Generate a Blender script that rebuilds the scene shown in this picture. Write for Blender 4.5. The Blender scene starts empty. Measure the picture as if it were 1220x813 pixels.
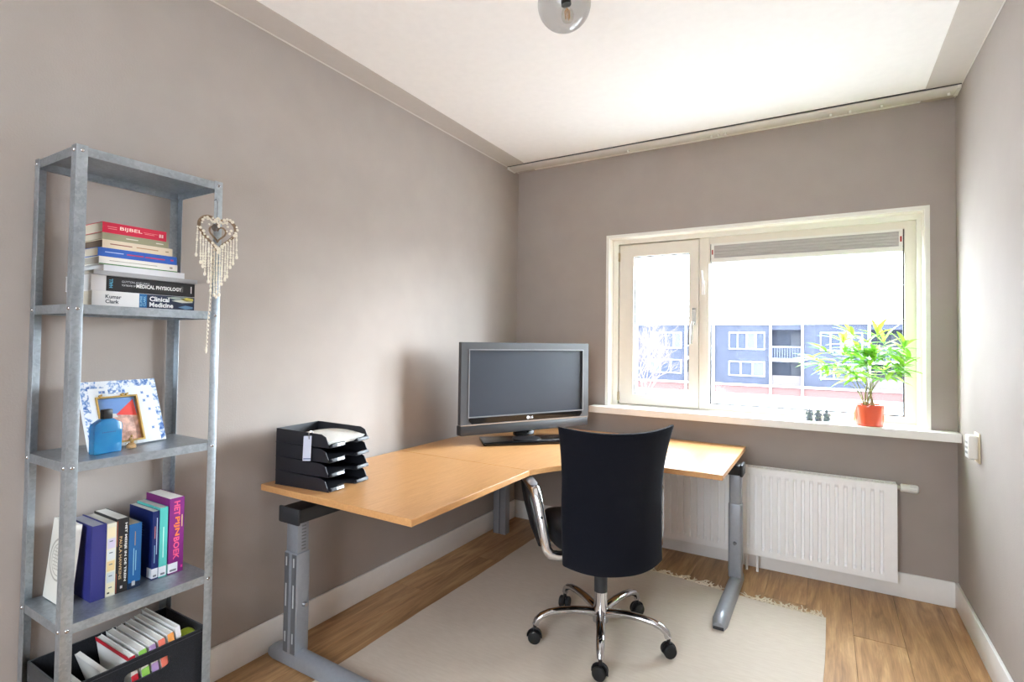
import bpy, bmesh, math, random
from mathutils import Vector, Matrix, Euler
R = math.radians
scene = bpy.context.scene
COL = scene.collection

# ---------------------------------------------------------------- camera
F_PX = 630.8755
CAM = Vector((2.0154, -3.4695, 1.3074))
yaw, pitch, roll = R(-30.6517), R(1.3807), R(0.7599)
fwd = Vector((math.sin(yaw) * math.cos(pitch), math.cos(yaw) * math.cos(pitch), math.sin(pitch)))
rt0 = Vector((math.cos(yaw), -math.sin(yaw), 0)); up0 = rt0.cross(fwd)
rt = rt0 * math.cos(roll) + up0 * math.sin(roll)
up = -rt0 * math.sin(roll) + up0 * math.cos(roll)
cam = bpy.data.cameras.new('camera'); camo = bpy.data.objects.new('camera', cam); COL.objects.link(camo)
camo.matrix_world = Matrix(((rt.x, up.x, -fwd.x, CAM.x), (rt.y, up.y, -fwd.y, CAM.y), (rt.z, up.z, -fwd.z, CAM.z), (0, 0, 0, 1)))
cam.sensor_fit = 'HORIZONTAL'; cam.sensor_width = 36.0
cam.lens = 36.0 * F_PX / 1220
cam.shift_y = (392.8653 - 406.5) / 1220
cam.clip_start = 0.02; cam.clip_end = 500
scene.camera = camo

# ---------------------------------------------------------------- light
SKY = 24.5
scene.view_settings.view_transform = 'Standard'
scene.view_settings.look = 'None'
scene.view_settings.gamma = 1.0
scene.view_settings.use_curve_mapping = False
scene.view_settings.exposure = 0.0
w = bpy.data.worlds.new('world'); scene.world = w; w.use_nodes = True
bg = w.node_tree.nodes['Background']
bg.inputs[0].default_value = (0.86, 0.93, 1.0, 1)
bg.inputs[1].default_value = SKY
# overcast sky: three times brighter overhead than at the horizon
_wt = w.node_tree; _tc = _wt.nodes.new('ShaderNodeTexCoord'); _sx = _wt.nodes.new('ShaderNodeSeparateXYZ'); _mr = _wt.nodes.new('ShaderNodeMapRange'); _mu = _wt.nodes.new('ShaderNodeVectorMath')
_wt.links.new(_tc.outputs['Generated'], _sx.inputs[0]); _wt.links.new(_sx.outputs['Z'], _mr.inputs[0])
_mr.inputs[1].default_value = 0.0; _mr.inputs[2].default_value = 1.0; _mr.inputs[3].default_value = 0.6; _mr.inputs[4].default_value = 1.8
_mu.operation = 'SCALE'; _mu.inputs[0].default_value = (0.80, 0.90, 1.0); _wt.links.new(_mr.outputs[0], _mu.inputs['Scale']); _wt.links.new(_mu.outputs[0], bg.inputs[0])
# low hazy sun behind thin cloud, from the right of the window
sl_ = bpy.data.lights.new('hazy_sun', 'SUN'); sl_.energy = 16.5; sl_.angle = R(36); sl_.color = (0.80, 0.92, 1.0)
slo = bpy.data.objects.new('hazy_sun', sl_); COL.objects.link(slo)
slo.rotation_euler = Vector((-1.0, -1.0, -0.33)).to_track_quat('-Z', 'Y').to_euler()
scene.cycles.use_denoising = True
scene.cycles.max_bounces = 16
scene.cycles.diffuse_bounces = 10
scene.cycles.transparent_max_bounces = 16
# sampling portal in the window opening (gives off no light of its own)
pl = bpy.data.lights.new('window_portal', 'AREA'); pl.shape = 'RECTANGLE'; pl.size = 1.66; pl.size_y = 1.10
plo = bpy.data.objects.new('window_portal', pl); COL.objects.link(plo)
plo.location = (1.606, 0.17, 1.45); plo.rotation_euler = (R(90), 0, R(180)); plo.rotation_euler = (R(-90), 0, 0)
pl.cycles.is_portal = True
NWX0, NWX1, NWZ0, NWZ1 = 0.85, 1.95, 0.85, 2.10      # unseen window added behind the camera to let in fill daylight
p2 = bpy.data.lights.new('fill_window_portal', 'AREA'); p2.shape = 'RECTANGLE'; p2.size = NWX1 - NWX0; p2.size_y = NWZ1 - NWZ0
p2o = bpy.data.objects.new('fill_window_portal', p2); COL.objects.link(p2o)
p2o.location = ((NWX0 + NWX1) / 2, -4.66, (NWZ0 + NWZ1) / 2); p2o.rotation_euler = (R(90), 0, 0); p2.cycles.is_portal = True

# ---------------------------------------------------------------- materials
def lin(c):
    def f(v):
        v /= 255.0
        return v / 12.92 if v <= 0.04045 else ((v + 0.055) / 1.055) ** 2.4
    return (f(c[0]), f(c[1]), f(c[2]), 1)
class NT:
    def __init__(s, name):
        s.m = bpy.data.materials.new(name); s.m.use_nodes = True
        s.t = s.m.node_tree; s.b = s.t.nodes['Principled BSDF']; s.out = s.t.nodes['Material Output']
    def n(s, t, **k):
        nd = s.t.nodes.new(t)
        for a, v in k.items():
            if a.startswith('i_'):
                key = a[2:]; key = int(key) if key.isdigit() else key
                nd.inputs[key].default_value = v
            else: setattr(nd, a, v)
        return nd
    def l(s, a, b): s.t.links.new(a, b)
    def ramp(s, fac, stops):
        r = s.n('ShaderNodeValToRGB'); cr = r.color_ramp
        while len(cr.elements) < len(stops): cr.elements.new(0.5)
        for e, (p, c) in zip(cr.elements, stops): e.position = p; e.color = c
        s.l(fac, r.inputs[0]); return r.outputs[0]
    def coords(s, kind='Object', scale=(1, 1, 1)):
        tc = s.n('ShaderNodeTexCoord'); mp = s.n('ShaderNodeMapping'); mp.inputs['Scale'].default_value = scale
        s.l(tc.outputs[kind], mp.inputs[0]); return mp.outputs[0]
    def noise(s, vec, scale, detail=3, rough=0.5, dist=0.0):
        n = s.n('ShaderNodeTexNoise'); n.inputs['Scale'].default_value = scale; n.inputs['Detail'].default_value = detail
        n.inputs['Roughness'].default_value = rough; n.inputs['Distortion'].default_value = dist
        s.l(vec, n.inputs['Vector']); return n.outputs[0]
    def bump(s, h, strength, dist=0.002):
        b = s.n('ShaderNodeBump'); b.inputs['Strength'].default_value = strength; b.inputs['Distance'].default_value = dist
        s.l(h, b.inputs['Height']); s.l(b.outputs[0], s.b.inputs['Normal'])
def M(name, c, rough=0.5, metal=0.0, var=0.0, nscale=40, bump=0.0, bscale=200, spec=0.5, coat=0.0, sheen=0.0):
    t = NT(name); b = t.b
    b.inputs['Base Color'].default_value = lin(c); b.inputs['Roughness'].default_value = rough
    b.inputs['Metallic'].default_value = metal; b.inputs['Specular IOR Level'].default_value = spec
    if coat: b.inputs['Coat Weight'].default_value = coat; b.inputs['Coat Roughness'].default_value = 0.1
    if sheen: b.inputs['Sheen Weight'].default_value = sheen
    v = t.coords()
    if var:
        L = lin(c); lo = tuple(x * (1 - var) for x in L[:3]) + (1,); hi = tuple(min(1, x * (1 + var)) for x in L[:3]) + (1,)
        t.l(t.ramp(t.noise(v, nscale), [(0.3, lo), (0.7, hi)]), b.inputs['Base Color'])
    else:
        L = lin(c); lo = tuple(x * 0.985 for x in L[:3]) + (1,); hi = tuple(min(1, x * 1.015) for x in L[:3]) + (1,)
        t.l(t.ramp(t.noise(v, 25), [(0.3, lo), (0.7, hi)]), b.inputs['Base Color'])
    if bump: t.bump(t.noise(v, bscale, 4), bump)
    return t.m
MT = {}
MT['wall'] = M('taupe_wall_paint', (163, 153, 146), 0.75, var=0.03, nscale=6, bump=0.25, bscale=160, spec=0.25)
MT['wall_right'] = M('pale_wall_paint', (166, 157, 150), 0.75, var=0.02, nscale=6, bump=0.3, bscale=160, spec=0.25)
MT['ceil'] = M('white_ceiling_paint', (243, 240, 237), 0.85, bump=0.1, bscale=220, spec=0.2)
MT['skirt'] = M('white_skirting_paint', (240, 238, 235), 0.4, spec=0.4)
MT['winpaint'] = M('white_window_paint', (238, 236, 228), 0.35)
MT['winbeige'] = M('cream_window_frame', (226, 220, 208), 0.35)
MT['sill'] = M('white_sill', (240, 238, 234), 0.3)
MT['rail'] = M('curtain_rail_beige', (206, 200, 193), 0.4)
MT['dark'] = M('black_plastic', (22, 22, 25), 0.4)
MT['trayblk'] = M('black_polystyrene', (30, 31, 37), 0.45)
MT['dkgrey'] = M('dark_grey_plastic', (46, 47, 50), 0.45)
MT['chrome'] = M('polished_aluminium', (225, 226, 230), 0.12, 1.0)
MT['chrome2'] = M('polished_chrome', (205, 205, 208), 0.08, 1.0)
MT['silver'] = M('silver_grey_lacquer', (150, 154, 161), 0.35, 0.35, var=0.04, nscale=60)
MT['silverdk'] = M('dark_silver_lacquer', (112, 114, 118), 0.4, 0.35)
MT['white'] = M('white_enamel', (248, 248, 248), 0.3)
MT['paper'] = M('white_paper', (236, 234, 228), 0.8, var=0.03, nscale=90)
MT['plasticw'] = M('white_plastic', (232, 230, 224), 0.35)
MT['fabric'] = M('black_chair_fabric', (17, 19, 28), 0.9, var=0.25, nscale=900, bump=0.5, bscale=1400, spec=0.15, sheen=0.03)
MT['leather'] = M('black_leather', (17, 18, 22), 0.42, bump=0.2, bscale=500, spec=0.3)
MT['felt'] = M('black_felt', (27, 28, 33), 0.95, var=0.35, nscale=300, bump=0.6, bscale=500, spec=0.1, sheen=0.2)
MT['screen'] = M('tv_screen', (44, 49, 58), 0.4, spec=0.35)
MT['gloss'] = M('piano_black', (14, 14, 16), 0.08)
MT['tvgrey'] = M('tv_grey_plastic', (64, 65, 68), 0.45)
MT['orange'] = M('orange_glazed_pot', (232, 92, 62), 0.2, coat=0.6)
MT['soil'] = M('potting_soil', (52, 38, 28), 0.95, var=0.4, nscale=120, bump=0.8, bscale=150)
MT['stem'] = M('plant_cane', (120, 118, 60), 0.6, var=0.2, nscale=60)
MT['stone'] = M('dark_grey_cast_stone', (88, 94, 102), 0.6, var=0.3, nscale=150, bump=0.4, bscale=300)
MT['cream'] = M('cream_beads', (226, 217, 200), 0.45, var=0.06, nscale=120)
MT['wicker'] = M('brown_wicker', (122, 98, 74), 0.7, var=0.3, nscale=160, bump=0.5, bscale=300)
MT['gold'] = M('gold_metal', (196, 164, 98), 0.3, 0.9)
MT['cork'] = M('cork', (196, 158, 110), 0.8, var=0.2, nscale=200)
MT['red'] = M('red_plastic', (168, 40, 38), 0.4)
MT['tennis'] = M('yellow_green_felt', (178, 200, 60), 0.9, var=0.1, nscale=300, bump=0.5, bscale=500)
MT['blackrub'] = M('black_rubber', (18, 18, 19), 0.6)
MT['bulbglass_fil'] = M('amber_filament', (226, 160, 74), 0.5)
MT['zinc'] = None

def galv():
    t = NT('galvanised_steel'); v = t.coords()
    vo = t.n('ShaderNodeTexVoronoi', feature='F1'); vo.inputs['Scale'].default_value = 130; t.l(v, vo.inputs['Vector'])
    mix = t.n('ShaderNodeMix', data_type='RGBA'); mix.inputs[0].default_value = 0.6
    t.l(t.ramp(vo.outputs['Color'], [(0.2, lin((152, 160, 167))), (0.8, lin((184, 192, 199)))]), mix.inputs[6])
    t.l(t.ramp(t.noise(v, 9, 4), [(0.3, lin((150, 158, 165))), (0.7, lin((186, 194, 201)))]), mix.inputs[7])
    t.l(mix.outputs[2], t.b.inputs['Base Color'])
    t.b.inputs['Metallic'].default_value = 0.8
    t.b.inputs['Roughness'].default_value = 0.4
    return t.m
MT['zinc'] = galv()

def plankmat():
    t = NT('oak_laminate'); oi = t.n('ShaderNodeObjectInfo'); tc = t.n('ShaderNodeTexCoord')
    off = t.n('ShaderNodeVectorMath', operation='SCALE'); off.inputs['Scale'].default_value = 1.0
    comb = t.n('ShaderNodeCombineXYZ'); mul = t.n('ShaderNodeMath', operation='MULTIPLY'); mul.inputs[1].default_value = 47.0
    t.l(oi.outputs['Random'], mul.inputs[0]); t.l(mul.outputs[0], comb.inputs[0]); t.l(mul.outputs[0], comb.inputs[1])
    add = t.n('ShaderNodeVectorMath', operation='ADD'); t.l(tc.outputs['Object'], add.inputs[0]); t.l(comb.outputs[0], add.inputs[1])
    mp = t.n('ShaderNodeMapping'); mp.inputs['Scale'].default_value = (9, 0.9, 1); t.l(add.outputs[0], mp.inputs[0])
    n1 = t.noise(mp.outputs[0], 2.2, 5, 0.6, 1.2)
    mp2 = t.n('ShaderNodeMapping'); mp2.inputs['Scale'].default_value = (60, 2.2, 1); t.l(add.outputs[0], mp2.inputs[0])
    n2 = t.noise(mp2.outputs[0], 3.0, 3, 0.6, 0.3)
    c1 = t.ramp(n1, [(0.25, lin((136, 100, 64))), (0.5, lin((180, 140, 96))), (0.75, lin((206, 168, 122)))])
    c2 = t.ramp(n2, [(0.3, (0.78, 0.76, 0.74, 1)), (0.7, (1.05, 1.04, 1.03, 1))])
    mx = t.n('ShaderNodeMix', data_type='RGBA', blend_type='MULTIPLY'); mx.inputs[0].default_value = 1; t.l(c1, mx.inputs[6]); t.l(c2, mx.inputs[7])
    hs = t.n('ShaderNodeHueSaturation'); t.l(mx.outputs[2], hs.inputs['Color'])
    vr = t.n('ShaderNodeMapRange'); vr.inputs[3].default_value = 0.86; vr.inputs[4].default_value = 1.12
    t.l(oi.outputs['Random'], vr.inputs[0]); t.l(vr.outputs[0], hs.inputs['Value'])
    t.l(hs.outputs[0], t.b.inputs['Base Color']); t.b.inputs['Roughness'].default_value = 0.42
    t.bump(n2, 0.15, 0.001); return t.m
MT['plank'] = plankmat()

def beech():
    t = NT('beech_laminate'); v = t.coords(scale=(30, 2.2, 30))
    n1 = t.noise(v, 3.0, 4, 0.6, 0.4); v2 = t.coords(scale=(120, 14, 120)); n2 = t.noise(v2, 4.0, 2, 0.5)
    c1 = t.ramp(n1, [(0.25, lin((196, 142, 90))), (0.75, lin((212, 162, 108)))])
    c2 = t.ramp(n2, [(0.35, (0.93, 0.92, 0.9, 1)), (0.6, (1, 1, 1, 1))])
    mx = t.n('ShaderNodeMix', data_type='RGBA', blend_type='MULTIPLY'); mx.inputs[0].default_value = 1; t.l(c1, mx.inputs[6]); t.l(c2, mx.inputs[7])
    t.l(mx.outputs[2], t.b.inputs['Base Color']); t.b.inputs['Roughness'].default_value = 0.3; return t.m
MT['beech'] = beech()
MT['beechedge'] = M('beech_edge_band', (222, 184, 138), 0.35, var=0.05, nscale=50)

def rugmat():
    t = NT('cream_woven_cotton'); v = t.coords(scale=(1, 1, 1))
    wv = t.n('ShaderNodeTexWave', wave_type='BANDS', bands_direction='Y'); wv.inputs['Scale'].default_value = 110; wv.inputs['Distortion'].default_value = 1.5
    t.l(v, wv.inputs['Vector'])
    v2 = t.coords(scale=(6, 30, 1)); n = t.noise(v2, 3, 3)
    c = t.ramp(n, [(0.2, lin((208, 195, 180))), (0.8, lin((218, 207, 193)))])
    t.l(c, t.b.inputs['Base Color']); t.b.inputs['Roughness'].default_value = 0.95; t.b.inputs['Specular IOR Level'].default_value = 0.1
    t.bump(wv.outputs['Fac'], 0.35, 0.002); return t.m
MT['rug'] = rugmat()
MT['fringe'] = M('cream_cotton_fringe', (222, 208, 186), 0.95, var=0.08, nscale=80)

def glass(name, tint=(1, 1, 1), haze=0.0, ior=1.45, gl=0.0):
    t = NT(name); t.t.nodes.remove(t.b)
    tr = t.n('ShaderNodeBsdfTransparent'); tr.inputs[0].default_value = tint + (1,)
    g = t.n('ShaderNodeBsdfGlossy'); g.inputs['Roughness'].default_value = 0.02
    lw_ = t.n('ShaderNodeLayerWeight'); lw_.inputs['Blend'].default_value = 0.5
    pw = t.n('ShaderNodeMath', operation='POWER'); pw.inputs[1].default_value = 4.0; t.l(lw_.outputs['Facing'], pw.inputs[0])
    fr = t.n('ShaderNodeMath', operation='MULTIPLY_ADD'); fr.inputs[1].default_value = ior - 1.0; fr.inputs[2].default_value = ((ior - 1) / (ior + 1)) ** 2; fr.use_clamp = True; t.l(pw.outputs[0], fr.inputs[0])
    mx = t.n('ShaderNodeMixShader'); t.l(fr.outputs[0], mx.inputs[0]); t.l(tr.outputs[0], mx.inputs[1]); t.l(g.outputs[0], mx.inputs[2])
    last = mx.outputs[0]
    if haze:
        d = t.n('ShaderNodeBsdfTranslucent'); d.inputs[0].default_value = (0.9, 0.93, 1, 1)
        mh = t.n('ShaderNodeMixShader'); v = t.coords(); n = t.noise(v, 3.5, 4)
        t.l(t.ramp(n, [(0.3, (haze * 0.5,) * 3 + (1,)), (0.75, (haze,) * 3 + (1,))]), mh.inputs[0]); t.l(last, mh.inputs[1]); t.l(d.outputs[0], mh.inputs[2]); last = mh.outputs[0]
    t.l(last, t.out.inputs[0]); return t.m
MT['glass'] = glass('window_glass', haze=0.002, ior=1.1)
MT['smoke'] = glass('smoked_lamp_glass', (0.74, 0.74, 0.74), ior=1.5)
MT['clear'] = glass('clear_bulb_glass', (0.96, 0.94, 0.9), ior=1.5)
def perfume():
    t = NT('blue_bottle_glass'); t.b.inputs['Base Color'].default_value = lin((24, 132, 208)); t.b.inputs['Roughness'].default_value = 0.15
    t.b.inputs['Transmission Weight'].default_value = 0.35; t.b.inputs['Coat Weight'].default_value = 0.5
    v = t.coords(); t.l(t.ramp(t.noise(v, 14), [(0.3, lin((30, 134, 206))), (0.7, lin((60, 172, 228)))]), t.b.inputs['Base Color']); return t.m
MT['perfume'] = perfume()
def leafmat():
    t = NT('bright_green_leaf'); oi = t.n('ShaderNodeObjectInfo')
    c = t.ramp(oi.outputs['Random'], [(0.0, lin((96, 168, 52))), (0.5, lin((142, 200, 60))), (1.0, lin((176, 216, 84)))])
    tr = t.n('ShaderNodeBsdfTranslucent'); t.l(c, tr.inputs[0]); t.l(c, t.b.inputs['Base Color']); t.b.inputs['Roughness'].default_value = 0.4
    mx = t.n('ShaderNodeMixShader'); mx.inputs[0].default_value = 0.45; t.l(t.b.outputs[0], mx.inputs[1]); t.l(tr.outputs[0], mx.inputs[2]); t.l(mx.outputs[0], t.out.inputs[0]); return t.m
MT['leaf'] = leafmat()
_cm = {}
def C(*c, rough=0.45, metal=0.0):
    k = (c, rough, metal)
    if k not in _cm: _cm[k] = M('print_colour_%d_%d_%d' % c, c, rough, metal)
    return _cm[k]

# ---------------------------------------------------------------- mesh building
WM = {}
class MB:
    def __init__(s): s.v = []; s.f = []; s.mi = []; s.M = Matrix.Identity(4); s.cur = 0
    def add(s, vs, fs):
        o = len(s.v); s.v += [s.M @ Vector(p) for p in vs]; s.f += [tuple(i + o for i in f) for f in fs]; s.mi += [s.cur] * len(fs); return s
    def box(s, x0, x1, y0, y1, z0, z1):
        return s.add([(x0, y0, z0), (x1, y0, z0), (x1, y1, z0), (x0, y1, z0), (x0, y0, z1), (x1, y0, z1), (x1, y1, z1), (x0, y1, z1)],
                     [(0, 3, 2, 1), (4, 5, 6, 7), (0, 1, 5, 4), (1, 2, 6, 5), (2, 3, 7, 6), (3, 0, 4, 7)])
    def prism(s, poly, z0, z1, ax='z'):
        n = len(poly)
        def P(a, b, c): return {'z': (a, b, c), 'y': (a, c, b), 'x': (c, a, b)}[ax]
        vs = [P(a, b, z0) for a, b in poly] + [P(a, b, z1) for a, b in poly]
        return s.add(vs, [tuple(range(n))[::-1], tuple(range(n, 2 * n))] + [(i, (i + 1) % n, n + (i + 1) % n, n + i) for i in range(n)])
    def tube(s, pts, r, seg=8, closed=False, r2=None, upv=None, cap=True):
        pts = [Vector(p) for p in pts]; n = len(pts); rs = r if isinstance(r, (list, tuple)) else [r] * n
        r2s = rs if r2 is None else (r2 if isinstance(r2, (list, tuple)) else [r2] * n)
        vs = []; pu = None
        for i, p in enumerate(pts):
            a = pts[i - 1] if (i > 0 or closed) else p; b = pts[(i + 1) % n] if (i < n - 1 or closed) else p
            t = (b - a).normalized()
            if upv is not None: u = Vector(upv)
            elif pu is not None: u = pu
            else: u = Vector((0, 0, 1)) if abs(t.z) < 0.9 else Vector((1, 0, 0))
            u = (u - t * u.dot(t)).normalized(); pu = u; q = t.cross(u)
            for k in range(seg):
                an = 2 * math.pi * k / seg + math.pi / seg
                vs.append(p + q * (rs[i] * math.cos(an)) + u * (r2s[i] * math.sin(an)))
        fs = []
        m = n if closed else n - 1
        for i in range(m):
            j = (i + 1) % n
            for k in range(seg): fs.append((i * seg + k, i * seg + (k + 1) % seg, j * seg + (k + 1) % seg, j * seg + k))
        if cap and not closed: fs += [tuple(range(seg))[::-1], tuple((n - 1) * seg + k for k in range(seg))]
        return s.add(vs, fs)
    def lathe(s, prof, seg=24, cen=(0, 0, 0), caps=True):
        vs = []; fs = []; n = len(prof)
        for r, z in prof:
            for k in range(seg):
                a = 2 * math.pi * k / seg; vs.append((cen[0] + r * math.cos(a), cen[1] + r * math.sin(a), cen[2] + z))
        for i in range(n - 1):
            for k in range(seg): fs.append((i * seg + k, i * seg + (k + 1) % seg, (i + 1) * seg + (k + 1) % seg, (i + 1) * seg + k))
        if caps: fs += [tuple(range(seg))[::-1], tuple((n - 1) * seg + k for k in range(seg))]
        return s.add(vs, fs)
    def ball(s, c, r, seg=12, ring=8, sc=(1, 1, 1)):
        vs = [(c[0], c[1], c[2] - r * sc[2])]; fs = []
        for i in range(1, ring):
            a = -math.pi / 2 + math.pi * i / ring
            for k in range(seg):
                b = 2 * math.pi * k / seg; vs.append((c[0] + r * sc[0] * math.cos(a) * math.cos(b), c[1] + r * sc[1] * math.cos(a) * math.sin(b), c[2] + r * sc[2] * math.sin(a)))
        vs.append((c[0], c[1], c[2] + r * sc[2])); t = len(vs) - 1
        for k in range(seg): fs.append((0, 1 + (k + 1) % seg, 1 + k)); fs.append((t, t - seg + k, t - seg + (k + 1) % seg))
        for i in range(ring - 2):
            for k in range(seg): a = 1 + i * seg; fs.append((a + k, a + (k + 1) % seg, a + seg + (k + 1) % seg, a + seg + k))
        return s.add(vs, fs)
    def grid(s, nu, nv, fn):
        vs = [fn(i / nu, j / nv) for j in range(nv + 1) for i in range(nu + 1)]
        return s.add(vs, [(j * (nu + 1) + i, j * (nu + 1) + i + 1, (j + 1) * (nu + 1) + i + 1, (j + 1) * (nu + 1) + i) for j in range(nv) for i in range(nu)])
    def slab(s, nu, nv, fa, fb):
        # closed sheet between surface fa (front) and fb (back)
        A = [fa(i / nu, j / nv) for j in range(nv + 1) for i in range(nu + 1)]; B = [fb(i / nu, j / nv) for j in range(nv + 1) for i in range(nu + 1)]
        o = len(A); W = nu + 1; fs = []
        for j in range(nv):
            for i in range(nu):
                q = (j * W + i, j * W + i + 1, (j + 1) * W + i + 1, (j + 1) * W + i); fs.append(q); fs.append(tuple(o + k for k in q[::-1]))
        rim = [i for i in range(W)] + [j * W + nu for j in range(1, nv + 1)] + [nv * W + i for i in range(nu - 1, -1, -1)] + [j * W for j in range(nv - 1, 0, -1)]
        for a, b in zip(rim, rim[1:] + rim[:1]): fs.append((b, a, o + a, o + b))
        return s.add(A + B, fs)
    def mesh(s, name, mats, bevel=0.0, bseg=2, smooth=True, angle=35, inv=None):
        me = bpy.data.meshes.new(name)
        vs = s.v if inv is None else [inv @ p for p in s.v]
        me.from_pydata([tuple(p) for p in vs], [], s.f)
        mats = mats if isinstance(mats, (list, tuple)) else [mats]
        for m in mats: me.materials.append(MT[m] if isinstance(m, str) else m)
        for p, k in zip(me.polygons, s.mi): p.material_index = k
        bm = bmesh.new(); bm.from_mesh(me)
        bmesh.ops.recalc_face_normals(bm, faces=bm.faces)
        if bevel:
            ed = [e for e in bm.edges if len(e.link_faces) == 2 and e.calc_face_angle(0) > R(30)]
            bmesh.ops.bevel(bm, geom=ed, offset=bevel, offset_type='OFFSET', segments=bseg, profile=0.5, affect='EDGES', clamp_overlap=True)
        bm.to_mesh(me); bm.free()
        if smooth:
            me.polygons.foreach_set('use_smooth', [True] * len(me.polygons)); me.set_sharp_from_angle(angle=R(angle))
        return me
    def build(s, name, mats, parent=None, world=False, **k):
        inv = None; pm = WM.get(parent.name, Matrix.Identity(4)) if parent else Matrix.Identity(4)
        if world and parent: inv = pm.inverted()
        me = s.mesh(name, mats, inv=inv, **k); o = bpy.data.objects.new(name, me); COL.objects.link(o)
        if parent: o.parent = parent
        WM[o.name] = pm; return o
def thing(name, label, cat, loc=(0, 0, 0), rot=(0, 0, 0), group=None):
    o = bpy.data.objects.new(name, None); COL.objects.link(o); o.empty_display_size = 0.05
    o.location = loc; o.rotation_euler = rot; WM[o.name] = Matrix.Translation(loc) @ Euler(rot).to_matrix().to_4x4()
    o['label'] = label; o['category'] = cat
    if group: o['group'] = group
    return o
def tag(o, label, cat, group=None):
    o['label'] = label; o['category'] = cat
    if group: o['group'] = group
    return o
def struct(o, label=None):
    o['kind'] = 'structure'
    if label: o['label'] = label
    return o
def place(name, me, parent, loc, rot=(0, 0, 0), scale=(1, 1, 1)):
    o = bpy.data.objects.new(name, me); COL.objects.link(o); o.parent = parent; o.location = loc; o.rotation_euler = rot; o.scale = scale; return o
def B(*a): return MB().box(*a)
_font_cache = {}
def text(name, s, mat, parent, org, xd, yd, width=None, height=None, bold=0.0, ext=0.00025, world=False):
    """lettering as thin relief; org = lower-left corner, xd = reading direction, yd = letter-up"""
    cu = bpy.data.curves.new(name, 'FONT'); cu.body = s; cu.size = 1.0; cu.offset = bold; cu.extrude = 0.0; cu.resolution_u = 2
    o = bpy.data.objects.new(name, cu); COL.objects.link(o)
    bpy.context.view_layer.update()
    dg = bpy.context.evaluated_depsgraph_get(); me0 = bpy.data.meshes.new_from_object(o.evaluated_get(dg))
    bpy.data.objects.remove(o)
    vs = [v.co.copy() for v in me0.vertices]; fs = [tuple(p.vertices) for p in me0.polygons]
    bpy.data.meshes.remove(me0)
    x0 = min(v.x for v in vs); x1 = max(v.x for v in vs); y0 = min(v.y for v in vs); y1 = max(v.y for v in vs)
    sx = width / (x1 - x0) if width else None; sy = height / (y1 - y0) if height else None
    sx = sx or sy; sy = sy or sx
    xd = Vector(xd).normalized(); yd = Vector(yd).normalized(); nd = xd.cross(yd); org = Vector(org)
    m = MB(); m.add([org + xd * ((v.x - x0) * sx) + yd * ((v.y - y0) * sy) + nd * ext for v in vs], fs)
    return m.build(name, mat, parent, world=world, smooth=False)
random.seed(7)
W_, H_ = 2.5898, 2.6
TS = 0.014      # skirting thickness
YN = -4.55      # wall behind the camera

# ================================================================ THE ROOM
fl = struct(B(-0.1, W_ + 0.1, YN - 0.1, 0.25, -0.12, -0.008).build('floor', M('screed', (120, 112, 104), 0.9)), 'oak laminate floor of long planks')
PWD, PL = 0.193, 1.28
plank_me = {}
def plank(x0, x1, y0, y1):
    k = (round(x1 - x0, 4), round(y1 - y0, 4))
    if k not in plank_me:
        plank_me[k] = B(-k[0] / 2 + 0.0004, k[0] / 2 - 0.0004, -k[1] / 2 + 0.0004, k[1] / 2 - 0.0004, -0.008, 0).mesh('plank', 'plank', bevel=0.0012, bseg=1)
    place('plank', plank_me[k], fl, ((x0 + x1) / 2, (y0 + y1) / 2, 0))
x = 0.0; row = 0
while x < W_ - 0.005:
    x1 = min(x + PWD, W_); y = 0.0 + (0.0, 0.52, 0.26, 0.9, 0.13, 0.7)[row % 6]
    while y > YN + 0.01:
        ya = max(y - PL, YN); yb = min(y, 0.0)
        if yb - ya > 0.02: plank(x, x1, ya, yb)
        y -= PL
    x = x1; row += 1
struct(B(-0.1, W_ + 0.1, YN - 0.1, 0.25, H_, H_ + 0.12).build('ceiling', 'ceil'), 'white painted ceiling')
struct(B(-0.1, 0, YN - 0.1, 0.25, -0.12, H_).build('wall_left', 'wall'), 'taupe painted wall behind the shelving unit')
struct(B(W_, W_ + 0.1, YN - 0.1, 0.25, -0.12, H_).build('wall_right', 'wall_right'), 'pale painted wall right of the window')
m = MB(); m.box(0, NWX0, YN - 0.1, YN, -0.12, H_); m.box(NWX1, W_, YN - 0.1, YN, -0.12, H_); m.box(NWX0, NWX1, YN - 0.1, YN, -0.12, NWZ0); m.box(NWX0, NWX1, YN - 0.1, YN, NWZ1, H_)
struct(m.build('wall_near', 'ceil', smooth=False), 'white painted wall behind the camera')
WX0, WX1, WZ0, WZ1 = 0.735, 2.461, 0.885, 2.03
m = MB(); m.box(0, WX0, 0, 0.25, -0.12, H_); m.box(WX1, W_, 0, 0.25, -0.12, H_); m.box(WX0, WX1, 0, 0.25, -0.12, WZ0 - 0.045); m.box(WX0, WX1, 0, 0.25, WZ1, H_)
struct(m.build('wall_far', 'wall', smooth=False), 'taupe painted wall with the window')
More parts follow.
